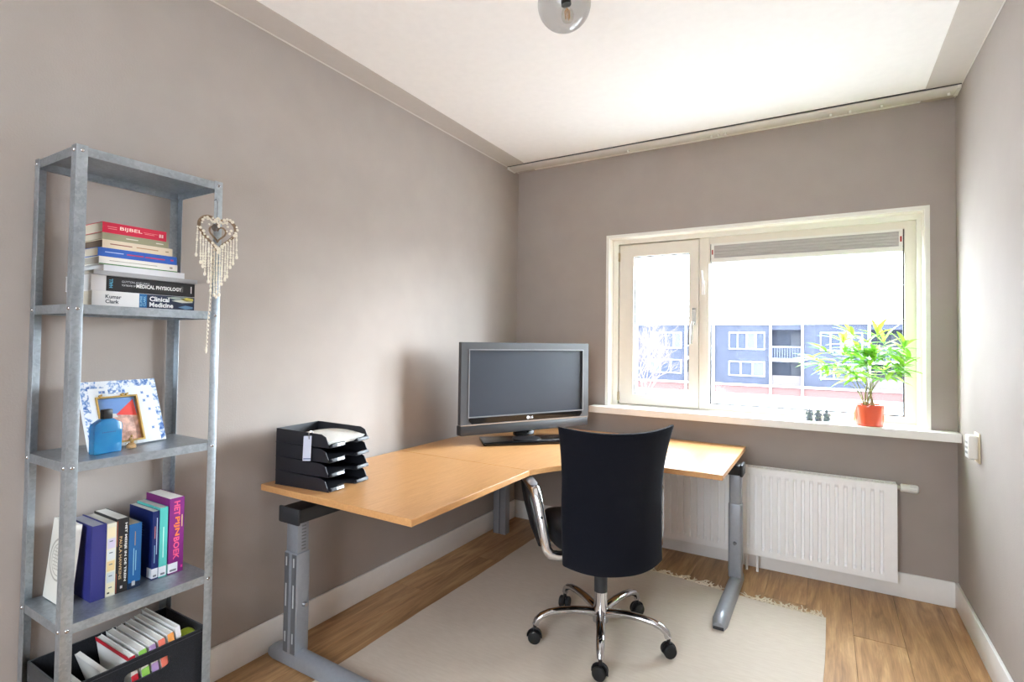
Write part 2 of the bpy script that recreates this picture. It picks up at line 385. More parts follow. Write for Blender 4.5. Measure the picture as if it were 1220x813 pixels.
# painted ceiling border left and right
struct(B(0, 0.147, YN, 0, H_ - 0.002, H_).build('trim_1', C(188, 179, 171, rough=0.8)), 'taupe painted ceiling border along the left wall')
struct(B(W_ - 0.145, W_, YN, 0, H_ - 0.002, H_).build('trim_2', C(188, 179, 171, rough=0.8)), 'taupe painted ceiling border along the right wall')
struct(MB().tube([(0.002, YN, H_ - 0.003), (0.002, 0, H_ - 0.003)], 0.004, 6).build('trim_3', C(205, 198, 190)), 'pale caulk line under the left ceiling border')
struct(MB().tube([(W_ - 0.002, YN, H_ - 0.003), (W_ - 0.002, 0, H_ - 0.003)], 0.003, 6).build('trim_4', C(205, 198, 190)), 'pale caulk line under the right ceiling border')
HB = 0.128
def skirt(name, box, lab): struct(B(*box).build(name, 'skirt', bevel=0.004, bseg=2), lab)
skirt('baseboard_left', (0, TS, YN, 0, 0, HB), 'white skirting board along the left wall')
skirt('baseboard_far', (TS, W_ - TS, -TS, 0, 0, HB), 'white skirting board under the window')
skirt('baseboard_right', (W_ - TS, W_, YN, 0, 0, HB), 'white skirting board along the right wall')
skirt('baseboard_near', (TS, W_ - TS, YN, YN + TS, 0, HB), 'white skirting board along the near wall')

# ---------------------------------------------------------------- window
win = bpy.data.objects.new('window_1', None); COL.objects.link(win); win.location = (1.6, 0.1, 0.885); WM['window_1'] = Matrix.Translation((1.6, 0.1, 0.885))
struct(win, 'white framed window with a hinged left casement and a large fixed pane')
def wp(m, name, mat, par=win, **k): return m.build(name, mat, par, world=True, **k)
# casing on the wall face
m = MB(); t = 0.021
m.box(WX0 - t, WX0, -0.012, 0.002, 0.885, WZ1 + t); m.box(WX1, WX1 + t, -0.012, 0.002, 0.885, WZ1 + t); m.box(WX0, WX1, -0.012, 0.002, WZ1, WZ1 + t)
wp(m, 'casing', 'winpaint', smooth=False)
# reveal lining
m = MB(); m.box(WX0, WX0 + 0.004, 0, 0.2, 0.885, WZ1); m.box(WX1 - 0.004, WX1, 0, 0.2, 0.885, WZ1); m.box(WX0, WX1, 0, 0.2, WZ1 - 0.004, WZ1)
wp(m, 'reveal_lining', 'winbeige', smooth=False)
def ring(m, x0, x1, z0, z1, ix0, ix1, iz0, iz1, y0, y1):
    m.box(x0, ix0, y0, y1, z0, z1); m.box(ix1, x1, y0, y1, z0, z1); m.box(ix0, ix1, y0, y1, z0, iz0); m.box(ix0, ix1, y0, y1, iz1, z1)
m = MB(); ring(m, WX0 + 0.004, WX1 - 0.004, 0.885, WZ1 - 0.004, 0.774, 2.436, 0.892, 1.998, 0.07, 0.16)
wp(m, 'frame', 'winpaint', smooth=False)
m = MB(); m.box(1.312, 1.372, 0.085, 0.16, 0.892, 1.998); wp(m, 'mullion', 'winbeige', bevel=0.003)
# fixed light
fx = MB(); ring(fx, 1.372, 2.436, 0.892, 1.998, 1.377, 2.385, 0.930, 1.957, 0.092, 0.15)
fx = wp(fx, 'fixed_light_frame', 'winbeige', smooth=False)
m = MB(); ring(m, 1.377, 2.385, 0.930, 1.957, 1.384, 2.378, 0.937, 1.950, 0.108, 0.118); wp(m, 'glazing_gasket', 'dark', fx, smooth=False)
wp(B(1.379, 2.383, 0.119, 0.123, 0.932, 1.955), 'pane', 'glass', fx)
# casement
cs = MB(); ring(cs, 0.780, 1.310, 0.897, 1.990, 0.880, 1.250, 0.966, 1.908, 0.080, 0.14)
cs = wp(cs, 'casement', 'winbeige', smooth=False)
m = MB(); ring(m, 0.773, 1.313, 0.891, 1.999, 0.86, 1.27, 0.945, 1.93, 0.118, 0.15); wp(m, 'rebate', 'winbeige', cs, smooth=False)
m = MB(); ring(m, 0.880, 1.250, 0.966, 1.908, 0.886, 1.244, 0.972, 1.902, 0.101, 0.111); wp(m, 'glazing_gasket', 'dkgrey', cs, smooth=False)
wp(B(0.882, 1.248, 0.112, 0.116, 0.968, 1.906), 'pane', 'glass', cs)
m = MB(); m.box(1.270, 1.294, 0.068, 0.081, 1.43, 1.545); m.tube([(1.282, 0.072, 1.45), (1.281, 0.04, 1.45), (1.279, 0.036, 1.43), (1.273, 0.04, 1.315)], 0.008, 8)
wp(m, 'handle', C(196, 194, 188, rough=0.25, metal=0.4), cs)
wp(B(1.272, 1.292, 0.066, 0.069, 1.536, 1.541), 'handle_slot', 'dkgrey', cs)
m = MB(); m.box(1.328, 1.348, 0.072, 0.086, 1.63, 1.72); m.tube([(1.338, 0.074, 1.70), (1.333, 0.062, 1.76), (1.330, 0.07, 1.785)], 0.006, 8)
wp(m, 'window_catch', 'white')
for z in (0.915, 1.88):
    wp(MB().lathe([(0.008, 0), (0.008, 0.06)], 10, (0.777, 0.075, z)), 'hinge', C(188, 170, 140, metal=0.5), cs)
m = MB(); m.box(0.6345, W_ - 0.001, -0.105, 0.0, 0.843, 0.885); m.box(WX0, WX1, 0, 0.2, 0.843, 0.885)
wp(m, 'window_sill', 'sill', smooth=False)
wp(B(WX0, WX1, 0.16, 0.30, 0.86, 0.89), 'outer_sill', C(150, 150, 150))

# added window behind the camera, out of view, brightens the room from the rear
w2 = MB(); ring(w2, NWX0, NWX1, NWZ0, NWZ1, NWX0 + 0.06, NWX1 - 0.06, NWZ0 + 0.06, NWZ1 - 0.06, YN - 0.08, YN - 0.02); w2.box(1.37, 1.43, YN - 0.08, YN - 0.02, NWZ0 + 0.06, NWZ1 - 0.06)
w2 = w2.build('fill_window', 'winpaint', smooth=False); struct(w2, 'white framed window added behind the camera for fill daylight')
for a, b in ((NWX0 + 0.055, 1.375), (1.425, NWX1 - 0.055)): B(a, b, YN - 0.055, YN - 0.050, NWZ0 + 0.055, NWZ1 - 0.055).build('pane', 'glass', w2)

# ---------------------------------------------------------------- curtain rail
cr = thing('curtain_rail', 'beige curtain track fixed to the ceiling above the window', 'curtain rail', (1.295, -0.12, 2.575))
m = MB(); m.prism([(-0.168, 2.6), (-0.168, 2.590), (-0.158, 2.583), (-0.085, 2.578), (-0.075, 2.583), (-0.075, 2.6)], 0.003, W_ - 0.003, 'x')
m.build('track', 'rail', cr, world=True)
B(0.003, W_ - 0.003, -0.175, -0.169, 2.594, 2.6).build('shadow_gap_strip', 'dkgrey', cr, world=True)
gl = MB().box(-0.006, 0.006, -0.005, 0.005, -0.014, 0).mesh('glider', 'plasticw', bevel=0.002)
for gx in (2.545, 2.27, 2.13, 2.04, 1.5, 1.46, 1.42, 0.9): place('glider', gl, cr, (gx - 1.295, 0.0, 0.006))
for gx in (0.01, W_ - 0.012): B(gx - 0.007, gx + 0.008, -0.17, -0.072, 2.577, 2.6).build('end_stop', 'plasticw', cr, world=True)

# ================================================================ RADIATOR
rd = thing('radiator', 'white ribbed panel radiator under the window sill', 'radiator', (1.64, -0.07, 0.10))
RX0, RX1, RZ0, RZ1, RY = 0.95, 2.331, 0.102, 0.602, -0.105
pitch_ = 0.0398; xs = []; n = int((RX1 - RX0 - 0.05) / pitch_)
prof = [(0, 0), (0.05, 0.0), (0.13, 1), (0.42, 1), (0.50, 0.0), (0.95, 0.0)]
x = RX0 + 0.03; pts = [(RX0, 0.0), (RX0 + 0.012, 0.0)]
for i in range(n):
    for a, d in prof: pts.append((x + a * pitch_, d))
    x += pitch_
pts += [(RX1 - 0.012, 0), (RX1, 0)]
zs = [(RZ0, 0), (RZ0 + 0.03, 0), (RZ0 + 0.038, 0.3), (RZ0 + 0.05, 1), (RZ1 - 0.055, 1), (RZ1 - 0.043, 0.3), (RZ1 - 0.035, 0), (RZ1 - 0.004, 0), (RZ1, -0.4)]
m = MB(); vs = []
for z, tz in zs:
    for px_, d in pts: vs.append((px_, RY + 0.014 * d * max(tz, 0) + (0.006 if tz < 0 else 0), z))
nw = len(pts)
m.add(vs, [(j * nw + i, j * nw + i + 1, (j + 1) * nw + i + 1, (j + 1) * nw + i) for j in range(len(zs) - 1) for i in range(nw - 1)])
m.build('front_panel', 'white', rd, world=True, angle=28)
m = MB(); m.box(RX0 + 0.004, RX1 - 0.004, -0.05, -0.04, RZ0 + 0.01, RZ1 - 0.02); m.build('rear_panel', 'white', rd, world=True)
for sx in (RX0, RX1 - 0.006): B(sx, sx + 0.006, RY + 0.0012, -0.035, RZ0, RZ1).build('side_cover', 'white', rd, world=True, bevel=0.002)
m = MB(); m.box(RX0, RX1, RY + 0.006, RY + 0.014, RZ1 - 0.006, RZ1); m.box(RX0, RX1, -0.043, -0.035, RZ1 - 0.006, RZ1)
k = RX0 + 0.01
while k < RX1 - 0.01: m.box(k, k + 0.012, RY + 0.014, -0.043, RZ1 - 0.005, RZ1 - 0.001); k += 0.024
m.box(RX0 + 0.007, RX1 - 0.007, RY + 0.008, -0.041, RZ1 - 0.012, RZ1 - 0.007)
m.build('top_grille', 'white', rd, world=True, smooth=False)
for px_ in (1.617, 1.674):
    MB().tube([(px_, -0.072, RZ0 + 0.03), (px_, -0.072, 0.0)], 0.0075, 10).build('pipe', 'white', rd, world=True)
vlv = MB().tube([(RX1 - 0.002, -0.065, 0.582), (2.350, -0.065, 0.582)], 0.010, 12).build('valve', C(190, 186, 176, metal=0.6), rd, world=True)
m = MB(); m.tube([(2.348, -0.065, 0.582), (2.356, -0.065, 0.582), (2.360, -0.065, 0.582), (2.412, -0.065, 0.582), (2.420, -0.065, 0.582), (2.424, -0.065, 0.582)], [0.0195, 0.021, 0.0195, 0.0205, 0.018, 0.012], 20)
kn = m.build('thermostat_knob', 'plasticw', rd, world=True)
for a in range(0, 360, 36): MB().tube([(2.385, -0.065 + 0.0205 * math.cos(R(a)), 0.582 + 0.0205 * math.sin(R(a))), (2.414, -0.065 + 0.0202 * math.cos(R(a)), 0.582 + 0.0202 * math.sin(R(a)))], 0.0012, 5).build('grip_rib', C(200, 200, 198), kn, world=True)
# ================================================================ BLIND
bl = thing('pleated_blind', 'raised grey pleated blind at the top of the large window pane', 'blind', (1.88, 0.095, 1.84))
B(1.384, 2.378, 0.086, 0.110, 1.943, 1.956).build('head_rail', 'plasticw', bl, world=True)
fab = C(176, 172, 170, rough=0.8)
m = MB(); ny = 9
poly = []
for i in range(ny + 1): poly.append((0.086 + (0.004 if i % 2 else 0.0), 1.862 + i * (0.081 / ny)))
poly += [(0.108, 1.943), (0.108, 1.862)]
m.prism(poly, 1.402, 2.360, 'x'); m.build('folded_fabric', fab, bl, world=True, smooth=False)
B(1.384, 2.378, 0.084, 0.110, 1.833, 1.862).build('bottom_bar', 'plasticw', bl, world=True, bevel=0.003)
for bx in (1.393, 2.369):
    e = B(bx - 0.009, bx + 0.009, 0.083, 0.110, 1.862, 1.943).build('end_cap', 'plasticw', bl, world=True, bevel=0.002)
    B(bx - 0.004, bx + 0.004, 0.081, 0.0835, 1.885, 1.915).build('red_clip', 'red', e, world=True)
# ================================================================ WALL CONTROL
sk = thing('wall_thermostat', 'white wall control box on a backing plate beside the window sill', 'thermostat', (W_, -0.42, 0.873))
B(W_ - 0.006, W_, -0.466, -0.378, 0.808, 0.938).build('backing_plate', C(222, 208, 180), sk, world=True, bevel=0.002)
m = B(W_ - 0.040, W_ - 0.006, -0.458, -0.386, 0.824, 0.926).build('box', 'plasticw', sk, world=True, bevel=0.007, bseg=3)
for i in range(3): B(W_ - 0.0415, W_ - 0.0395, -0.44, -0.404, 0.845 + i * 0.022, 0.855 + i * 0.022).build('button', C(150, 150, 150), m, world=True)

# ================================================================ DESK
dk = thing('corner_desk', 'beech corner desk with silver height-adjustable legs', 'desk', (0.45, -1.2, 0.0))
DT, DB, DX0, DX1, DY0, DY1, DXR, DYF, SEAM = 0.72, 0.695, 0.045, 0.845, -2.125, -0.11, 1.615, -0.913, -1.318
def D(m, name, mat, par=dk, **k): return m.build(name, mat, par, world=True, **k)
def slabtop(poly, name):
    o = D(MB().prism(poly, DB, DT), name, ['beech'], bevel=0.0015, bseg=1)
    return o
slabtop([(DX0, DY0), (DX1, DY0), (DX1, SEAM - 0.0012), (DX0, SEAM - 0.0012)], 'extension_top')
poly = [(DX0, SEAM + 0.0012), (DX1, SEAM + 0.0012)]
p0, p1, p2 = Vector((DX1, SEAM + 0.0012)), Vector((0.955, -0.985)), Vector((1.27, DYF))
for i in range(1, 15):
    t = i / 14; q = p0 * (1 - t) ** 2 + p1 * 2 * t * (1 - t) + p2 * t ** 2; poly.append((q.x, q.y))
poly += [(DXR, DYF), (DXR, DY1), (DX0, DY1)]
slabtop(poly, 'corner_top')
# left leg
lg = D(B(0.135, 0.212, -2.075, -2.010, 0.05, 0.455), 'leg', 'silver', bevel=0.006, bseg=3)
D(B(0.140, 0.207, -2.070, -2.015, 0.44, 0.62), 'inner_tube', 'silver', lg, bevel=0.004)
for cx in (0.152, 0.196): D(B(cx - 0.012, cx + 0.014, -2.0762, -2.0745, 0.06, 0.45), 'slotted_strip', 'silverdk', lg)
sl = C(196, 198, 200)
for z0, z1 in ((0.40, 0.435), (0.24, 0.33), (0.10, 0.14)):
    for cx in (0.152, 0.196): D(B(cx - 0.003, cx + 0.003, -2.0772, -2.0758, z0, z1), 'slot', sl, lg)
for i in range(8): D(B(0.2065, 0.2078, -2.05, -2.03, 0.465 + i * 0.013, 0.470 + i * 0.013), 'scale_mark', C(110, 112, 116), lg)
D(MB().tube([(0.211, -2.035, 0.245), (0.225, -2.035, 0.245)], [0.011, 0.008], 12), 'clamp_bolt', 'chrome2', lg)
def foot(m, along, lo, hi, cen, z0=0.0085):
    # bar with rounded sloping ends, tall near the column
    def P(a, z, s): return (a, cen + s, z) if along == 'x' else (cen + s, a, z)
    prof = []
    n = 16
    sec = []
    for i in range(n + 1):
        t = i / n; a = lo + (hi - lo) * t
        e = min(t, 1 - t) * n
        h = 0.062 - 0.014 * abs(t - 0.3) * 1.4
        if i in (0, n): h *= 0.55
        wd = 0.033 if i not in (0, n) else 0.024
        ring_ = []
        for k in range(10):
            an = math.pi * k / 9; ring_.append(P(a, z0 + 0.012 + (h - 0.012) * math.sin(an) ** 0.7, wd * math.cos(an)))
        ring_ += [P(a, z0, -wd), P(a, z0, wd)]
        sec.append(ring_)
    vs = [p for r_ in sec for p in r_]; q = len(sec[0])
    fs = [(i * q + k, i * q + (k + 1) % q, (i + 1) * q + (k + 1) % q, (i + 1) * q + k) for i in range(n) for k in range(q)]
    fs += [tuple(range(q)), tuple(n * q + k for k in range(q))]
    m.add(vs, fs)
m = MB(); foot(m, 'x', 0.035, 0.70, -2.043); ft = D(m, 'foot', 'silver')
for fx_ in (0.06, 0.67): D(MB().lathe([(0.018, 0.0 if fx_ < 0.3 else 0.0086), (0.018, 0.0125)], 12, (fx_, -2.043, 0)), 'foot_pad', 'blackrub', ft)
# longitudinal beam left
bm_ = D(B(0.165, 0.275, -2.115, -0.40, 0.595, 0.650), 'beam', 'dark', bevel=0.008, bseg=2)
D(B(0.160, 0.280, -2.125, -2.112, 0.590, 0.655), 'beam_cap', 'dkgrey', bm_, bevel=0.01, bseg=2)
for yy in (-1.95, -1.40, -1.23, -0.5): D(B(0.17, 0.27, yy, yy + 0.06, 0.650, DB), 'spacer', 'dark', bm_)
# corner leg
cl = D(B(0.050, 0.098, -0.375, -0.315, 0.0, 0.60), 'leg', 'silver', bevel=0.006)
D(B(0.101, 0.148, -0.375, -0.315, 0.0, 0.60), 'leg', 'silver', bevel=0.006)
D(B(0.097, 0.102, -0.370, -0.320, 0.004, 0.60), 'groove', 'dkgrey', cl)
D(B(0.045, 0.30, -0.42, -0.27, 0.60, DB), 'corner_bracket', 'dark')
# right leg
lr = D(B(1.558, 1.628, -0.372, -0.310, 0.05, 0.455), 'leg', 'silver', bevel=0.012, bseg=3)
D(B(1.561, 1.624, -0.368, -0.314, 0.44, 0.62), 'inner_tube', 'silver', lr, bevel=0.010, bseg=3)
D(MB().tube([(1.593, -0.371, 0.24), (1.593, -0.385, 0.24)], [0.010, 0.007], 12), 'clamp_bolt', 'silverdk', lr)
m = MB(); foot(m, 'y', -0.875, -0.21, 1.593); fr_ = D(m, 'foot', 'silver')
D(B(1.570, 1.616, -0.876, -0.84, 0.0085, 0.022), 'foot_cap', 'dkgrey', fr_)
bm2 = D(B(0.30, 1.622, -0.385, -0.295, 0.605, 0.660), 'beam', 'dark', bevel=0.008)
D(B(1.618, 1.635, -0.395, -0.285, 0.600, 0.668), 'beam_cap', 'dkgrey', bm2, bevel=0.01)
for xx in (0.6, 1.1, 1.5): D(B(xx, xx + 0.06, -0.38, -0.30, 0.66, DB), 'spacer', 'dark', bm2)

# ================================================================ RUG
c00, c10, c01, c11 = Vector((0.330, -2.62)), Vector((1.935, -2.62)), Vector((0.347, -0.345)), Vector((2.020, -0.482))
rg = thing('woven_rug', 'cream woven cotton rug with knotted fringe under the desk chair', 'rug', (1.15, -1.5, 0))
def rxy(u, v):
    p = (c00 * (1 - u) + c10 * u) * (1 - v) + (c01 * (1 - u) + c11 * u) * v
    wob = 0.008 * math.sin(9 * v + 1) * (1 if u > 0.5 else 0.4)
    return p.x + wob * abs(u - 0.5) * 2, p.y + 0.006 * math.sin(13 * u) * (1 if v > 0.9 else 0)
def rz(x_, y_):
    return 0.0062 + 0.0014 * math.sin(7 * x_ + 3 * y_) * math.sin(5 * y_ - 2 * x_) + 0.0008 * math.sin(23 * y_ + 4 * math.sin(3 * x_))
def rtop(u, v):
    a, b = rxy(u, v); return (a, b, rz(a, b))
def rbot(u, v):
    a, b = rxy(u, v); return (a, b, 0.0004)
MB().slab(56, 72, rtop, rbot).build('cloth', 'rug', rg, world=True, angle=60)
tass = []
for k in range(5):
    rn = random.Random(k); m = MB()
    for s_ in range(3):
        L = rn.uniform(0.045, 0.075); ang = rn.uniform(-0.9, 0.9); p = [(0, 0, 0.004)]
        for i in range(1, 5):
            p.append((p[-1][0] + L / 4 * math.sin(ang), p[-1][1] + L / 4 * math.cos(ang), 0.004 + 0.003 * (i % 2))); ang += rn.uniform(-0.8, 0.8)
        m.tube(p, [0.0036, 0.0034, 0.0032, 0.0028, 0.0020], 5)
    m.ball((0, 0.012, 0.0055), 0.0055, 7, 5)
    tass.append(m.mesh('tassel', 'fringe'))
NTS = 74
for i in range(NTS):
    u = (i + 0.5) / NTS; a, b = rxy(u, 1)
    if 1.535 < a < 1.65: continue      # under the desk foot
    place('tassel', tass[i % 5], rg, (a - 1.15, b + 1.5 - 0.004, 0), (0, 0, random.uniform(-0.7, 0.7)), (random.choice((-1, 1)), random.uniform(0.8, 1.25), 1))

# ================================================================ OFFICE CHAIR
CZ = 0.0078
ch = thing('office_chair', 'black fabric swivel chair with polished aluminium arms and star base', 'chair', (1.157, -1.22, CZ), (0, 0, R(41)))
bs = MB()
bs.lathe([(0.020, 0.068), (0.034, 0.075), (0.036, 0.10), (0.034, 0.135), (0.030, 0.150), (0.0285, 0.215)], 28)
base = bs.build('star_base_hub', 'chrome2', ch)
MB().lathe([(0.029, 0.205), (0.029, 0.40)], 24).build('gas_lift_sleeve', 'dkgrey', ch)
for k in range(5):
    a = R(-38 + 72 * k); dx, dy = math.cos(a), math.sin(a)
    pr = [(0.020, 0.110), (0.06, 0.121), (0.12, 0.129), (0.18, 0.130), (0.23, 0.125), (0.265, 0.113), (0.286, 0.096), (0.293, 0.076)]
    MB().tube([(r * dx, r * dy, z) for r, z in pr], [0.021, 0.021, 0.0205, 0.0195, 0.0185, 0.0175, 0.016, 0.0145], 14, r2=[0.020, 0.017, 0.0155, 0.0145, 0.014, 0.014, 0.014, 0.0145]).build('base_arm', 'chrome2', ch)
    # caster
    ca = a + R(random.choice((35, -50, 100, 160))) if k != 4 else a + R(70)
    cx, cy = 0.295 * dx, 0.295 * dy; tx, ty = -math.sin(ca), math.cos(ca); fx_, fy_ = math.cos(ca), math.sin(ca)
    m = MB(); m.tube([(cx, cy, 0.078), (cx, cy, 0.050)], 0.0075, 8)
    hood = []
    for i in range(9):
        an = R(-10 + i * 25); hood.append((cx + fx_ * 0.029 * math.cos(an), cy + fy_ * 0.029 * math.cos(an), 0.0285 + 0.031 * math.sin(an)))
    m.tube(hood, 0.009, 8, r2=0.003)
    c_ = m.build('caster_housing', 'dark', ch)
    for sgn in (-1, 1):
        MB().tube([(cx + tx * sgn * q, cy + ty * sgn * q, 0.0275) for q in (0.006, 0.009, 0.021, 0.025, 0.027)], [0.023, 0.0272, 0.0272, 0.0235, 0.012], 20).build('wheel', 'blackrub', c_)
# mechanism
MB().box(-0.09, 0.09, -0.14, 0.13, 0.375, 0.425).build('seat_mechanism', 'dark', ch, bevel=0.012, bseg=2)
# seat cushion
def superq(a, e): return math.copysign(abs(math.cos(a)) ** e, math.cos(a)), math.copysign(abs(math.sin(a)) ** e, math.sin(a))
m = MB(); rings = []
for z, s_ in ((0.418, 0.80), (0.424, 0.93), (0.440, 0.99), (0.462, 1.0), (0.482, 0.985), (0.497, 0.93), (0.505, 0.80), (0.508, 0.4)):
    rr = []
    for k in range(40):
        cc, ss = superq(2 * math.pi * k / 40, 0.45); rr.append((0.235 * s_ * cc, 0.070 + 0.205 * s_ * ss, z + (0.008 * abs(cc) if z > 0.48 else 0)))
    rings.append(rr)
vs = [p for r_ in rings for p in r_]
m.add(vs, [(i * 40 + k, i * 40 + (k + 1) % 40, (i + 1) * 40 + (k + 1) % 40, (i + 1) * 40 + k) for i in range(len(rings) - 1) for k in range(40)] + [tuple(range(40))[::-1], tuple((len(rings) - 1) * 40 + k for k in range(40))])
m.build('seat', 'leather', ch, angle=60)
# backrest shell
def half_w(t):
    return 0.216 + 0.004 * math.sin(t * 3.1) + 0.034 * max(0, (t - 0.55) / 0.45) ** 1.6
def back(u, t, off):
    s_ = 2 * u - 1; sp = math.copysign(abs(s_) ** 0.85, s_)
    z0 = 0.362 + 0.026 * abs(s_) ** 2.2; z1 = 0.938 + 0.022 * abs(s_) ** 1.8
    z = z0 + (z1 - z0) * t
    y = -0.228 - 0.018 * math.sin(math.pi * t * 0.9) * 0.0 - 0.030 * t ** 2 + 0.020 * math.sin(math.pi * t) + 0.075 * abs(s_) ** 1.9
    edge = min(1, min(1 - abs(s_), min(t, 1 - t) * 1.2) / 0.06)
    th = 0.006 + off * (0.25 + 0.75 * math.sqrt(max(0, edge)))
    return (half_w(t) * sp, y + (th if off > 0 else -0.008 * math.sqrt(max(0, edge))), z)
MB().slab(30, 34, lambda u, t: back(u, t, 0.0), lambda u, t: back(u, t, 0.045)).build('backrest', 'fabric', ch, angle=70)
MB().tube([(0, -0.10, 0.40), (0, -0.18, 0.385), (0, -0.205, 0.42), (0, -0.195, 0.52)], 0.035, 10, r2=0.010, upv=(0, 1, 0.3)).build('back_bracket', 'dark', ch)
# arms
for sg in (-1, 1):
    X = lambda v: sg * v
    path = [(X(0.09), -0.045, 0.392), (X(0.205), -0.045, 0.386), (X(0.240), -0.042, 0.392), (X(0.258), -0.036, 0.414), (X(0.268), -0.022, 0.47), (X(0.285), 0.012, 0.59),
            (X(0.293), 0.030, 0.630), (X(0.296), 0.040, 0.646), (X(0.297), 0.062, 0.653), (X(0.297), 0.16, 0.657), (X(0.296), 0.235, 0.657), (X(0.295), 0.262, 0.649)]
    ar = MB().tube(path, 0.0115, 14, r2=0.0225, upv=None).build('armrest', 'chrome', ch)
    m = MB().tube([(X(0.295), 0.262, 0.648), (X(0.294), 0.266, 0.630), (X(0.288), 0.225, 0.56), (X(0.276), 0.13, 0.47), (X(0.262), 0.03, 0.415)], 0.020, 10, r2=0.020)
    m.build('front_strut', 'dark', ar)
    m = MB().tube([(X(0.297), 0.055, 0.6660), (X(0.297), 0.07, 0.6690), (X(0.297), 0.16, 0.6710), (X(0.297), 0.235, 0.6705), (X(0.296), 0.255, 0.6650)], [0.015, 0.021, 0.022, 0.021, 0.015], 12, r2=[0.002, 0.0045, 0.005, 0.0045, 0.002])
    m.build('arm_pad', C(170, 172, 178, rough=0.3, metal=0.6), ar)
    MB().tube([(X(0.277), -0.010, 0.545), (X(0.277), -0.0205, 0.542)], 0.0055, 10).build('bolt', 'dark', ar)

# ================================================================ TELEVISION
tv = thing('television', 'black flat screen television on a glossy swivel stand on the desk', 'television', (0.45, -0.65, DT))
b44 = Matrix.Translation((0.040, -0.062, 0)) @ Matrix.Rotation(R(44.4), 4, 'Z'); b62 = Matrix.Rotation(R(62), 4, 'Z')
m = MB(); m.M = b44
poly = [(-0.27, -0.105), (0.27, -0.105), (0.275, -0.095), (0.265, 0.10), (-0.265, 0.10), (-0.275, -0.095)]
m.prism(poly, 0.0, 0.020); st = m.build('stand_base', 'gloss', tv, bevel=0.004, bseg=2)
m = MB(); m.M = b44; m.lathe([(0.085, 0.0202), (0.085, 0.024), (0.07, 0.026)], 32); m.build('swivel_disc', 'dark', st)
m = MB(); m.M = b62; m.box(-0.065, 0.065, 0.0, 0.045, 0.024, 0.12); m.build('neck', 'gloss', tv, bevel=0.006)
PW, PZ0, PZ1 = 0.455, 0.058, 0.585
m = MB(); m.M = b62
ring(m, -PW, PW, PZ0 + 0.062, PZ1, -PW + 0.052, PW - 0.048, PZ0 + 0.105, PZ1 - 0.045, -0.035, 0.0)
fr = m.build('bezel', 'tvgrey', tv, smooth=False)
m = MB(); m.M = b62; ring(m, -PW + 0.046, PW - 0.042, PZ0 + 0.100, PZ1 - 0.039, -PW + 0.052, PW - 0.048, PZ0 + 0.105, PZ1 - 0.045, -0.0372, -0.034); m.build('bezel_lip', C(120, 121, 124, rough=0.3), fr, smooth=False)
m = MB(); m.M = b62; m.box(-PW + 0.05, PW - 0.046, -0.024, -0.018, PZ0 + 0.10, PZ1 - 0.04); m.build('screen', 'screen', tv)
m = MB(); m.M = b62; m.prism([(-PW + 0.07, PZ0 + 0.066), (PW - 0.07, PZ0 + 0.066), (PW - 0.052, PZ0 + 0.085), (PW - 0.055, PZ0 + 0.098), (-PW + 0.055, PZ0 + 0.098), (-PW + 0.052, PZ0 + 0.085)], -0.0375, -0.03, 'y'); m.build('gloss_strip', 'gloss', fr)
m = MB(); m.M = b62; m.box(-PW, PW, -0.036, 0.02, PZ0, PZ0 + 0.058); sb = m.build('speaker_bar', 'dkgrey', tv, bevel=0.008)
m = MB(); m.M = b62; m.box(-PW, PW, -0.039, -0.02, PZ0 + 0.0575, PZ0 + 0.0625); m.build('silver_line', C(190, 178, 168, rough=0.25, metal=0.6), sb)
m = MB(); m.M = b62; m.prism([(-PW + 0.01, 0.0), (PW - 0.01, 0.0), (PW - 0.06, 0.06), (-PW + 0.06, 0.06)], PZ0 + 0.05, PZ1 - 0.01); m.build('rear_housing', 'dark', tv)
nx = b62 @ Vector((1, 0, 0)); ny_ = b62 @ Vector((0, -1, 0))
lw = C(232, 232, 232)
m = MB(); m.M = b62
m.add([(-0.008 + 0.0095 * math.cos(2 * math.pi * k / 20), -0.0379, PZ0 + 0.081 + 0.0095 * math.sin(2 * math.pi * k / 20)) for k in range(20)], [tuple(range(20))])
m.build('logo_disc', lw, fr)
text('logo_letters', 'LG', lw, fr, b62 @ Vector((0.006, -0.0378, PZ0 + 0.074)), nx, (0, 0, 1), height=0.014, bold=0.02)
# television cables behind the stand
def cable(pts, r, mat, lab, name='cable'):
    P = [Vector(p) for p in pts]; out = []
    for i in range(len(P) - 1):
        a, b, c, d = P[max(i - 1, 0)], P[i], P[i + 1], P[min(i + 2, len(P) - 1)]
        for k in range(6):
            t = k / 6; out.append(0.5 * ((2 * b) + (c - a) * t + (2 * a - 5 * b + 4 * c - d) * t * t + (-a + 3 * b - 3 * c + d) * t ** 3))
    out.append(P[-1]); o = MB().tube(out, r, 8).build(name, mat); o['label'] = lab; o['category'] = 'cable'; o['group'] = 'cables behind the television'; return o
cable([(0.72, -0.50, 0.726), (0.74, -0.56, 0.7262), (0.78, -0.58, 0.7262), (0.80, -0.48, 0.7262), (0.72, -0.40, 0.7262)], 0.0035, C(232, 226, 220), 'white cable looped on the desk behind the television stand')
cable([(0.68, -0.40, 0.7255), (0.72, -0.40, 0.7255), (0.76, -0.35, 0.7255), (0.70, -0.27, 0.7255)], 0.0035, C(206, 140, 150), 'pink cable lying on the desk behind the television stand')

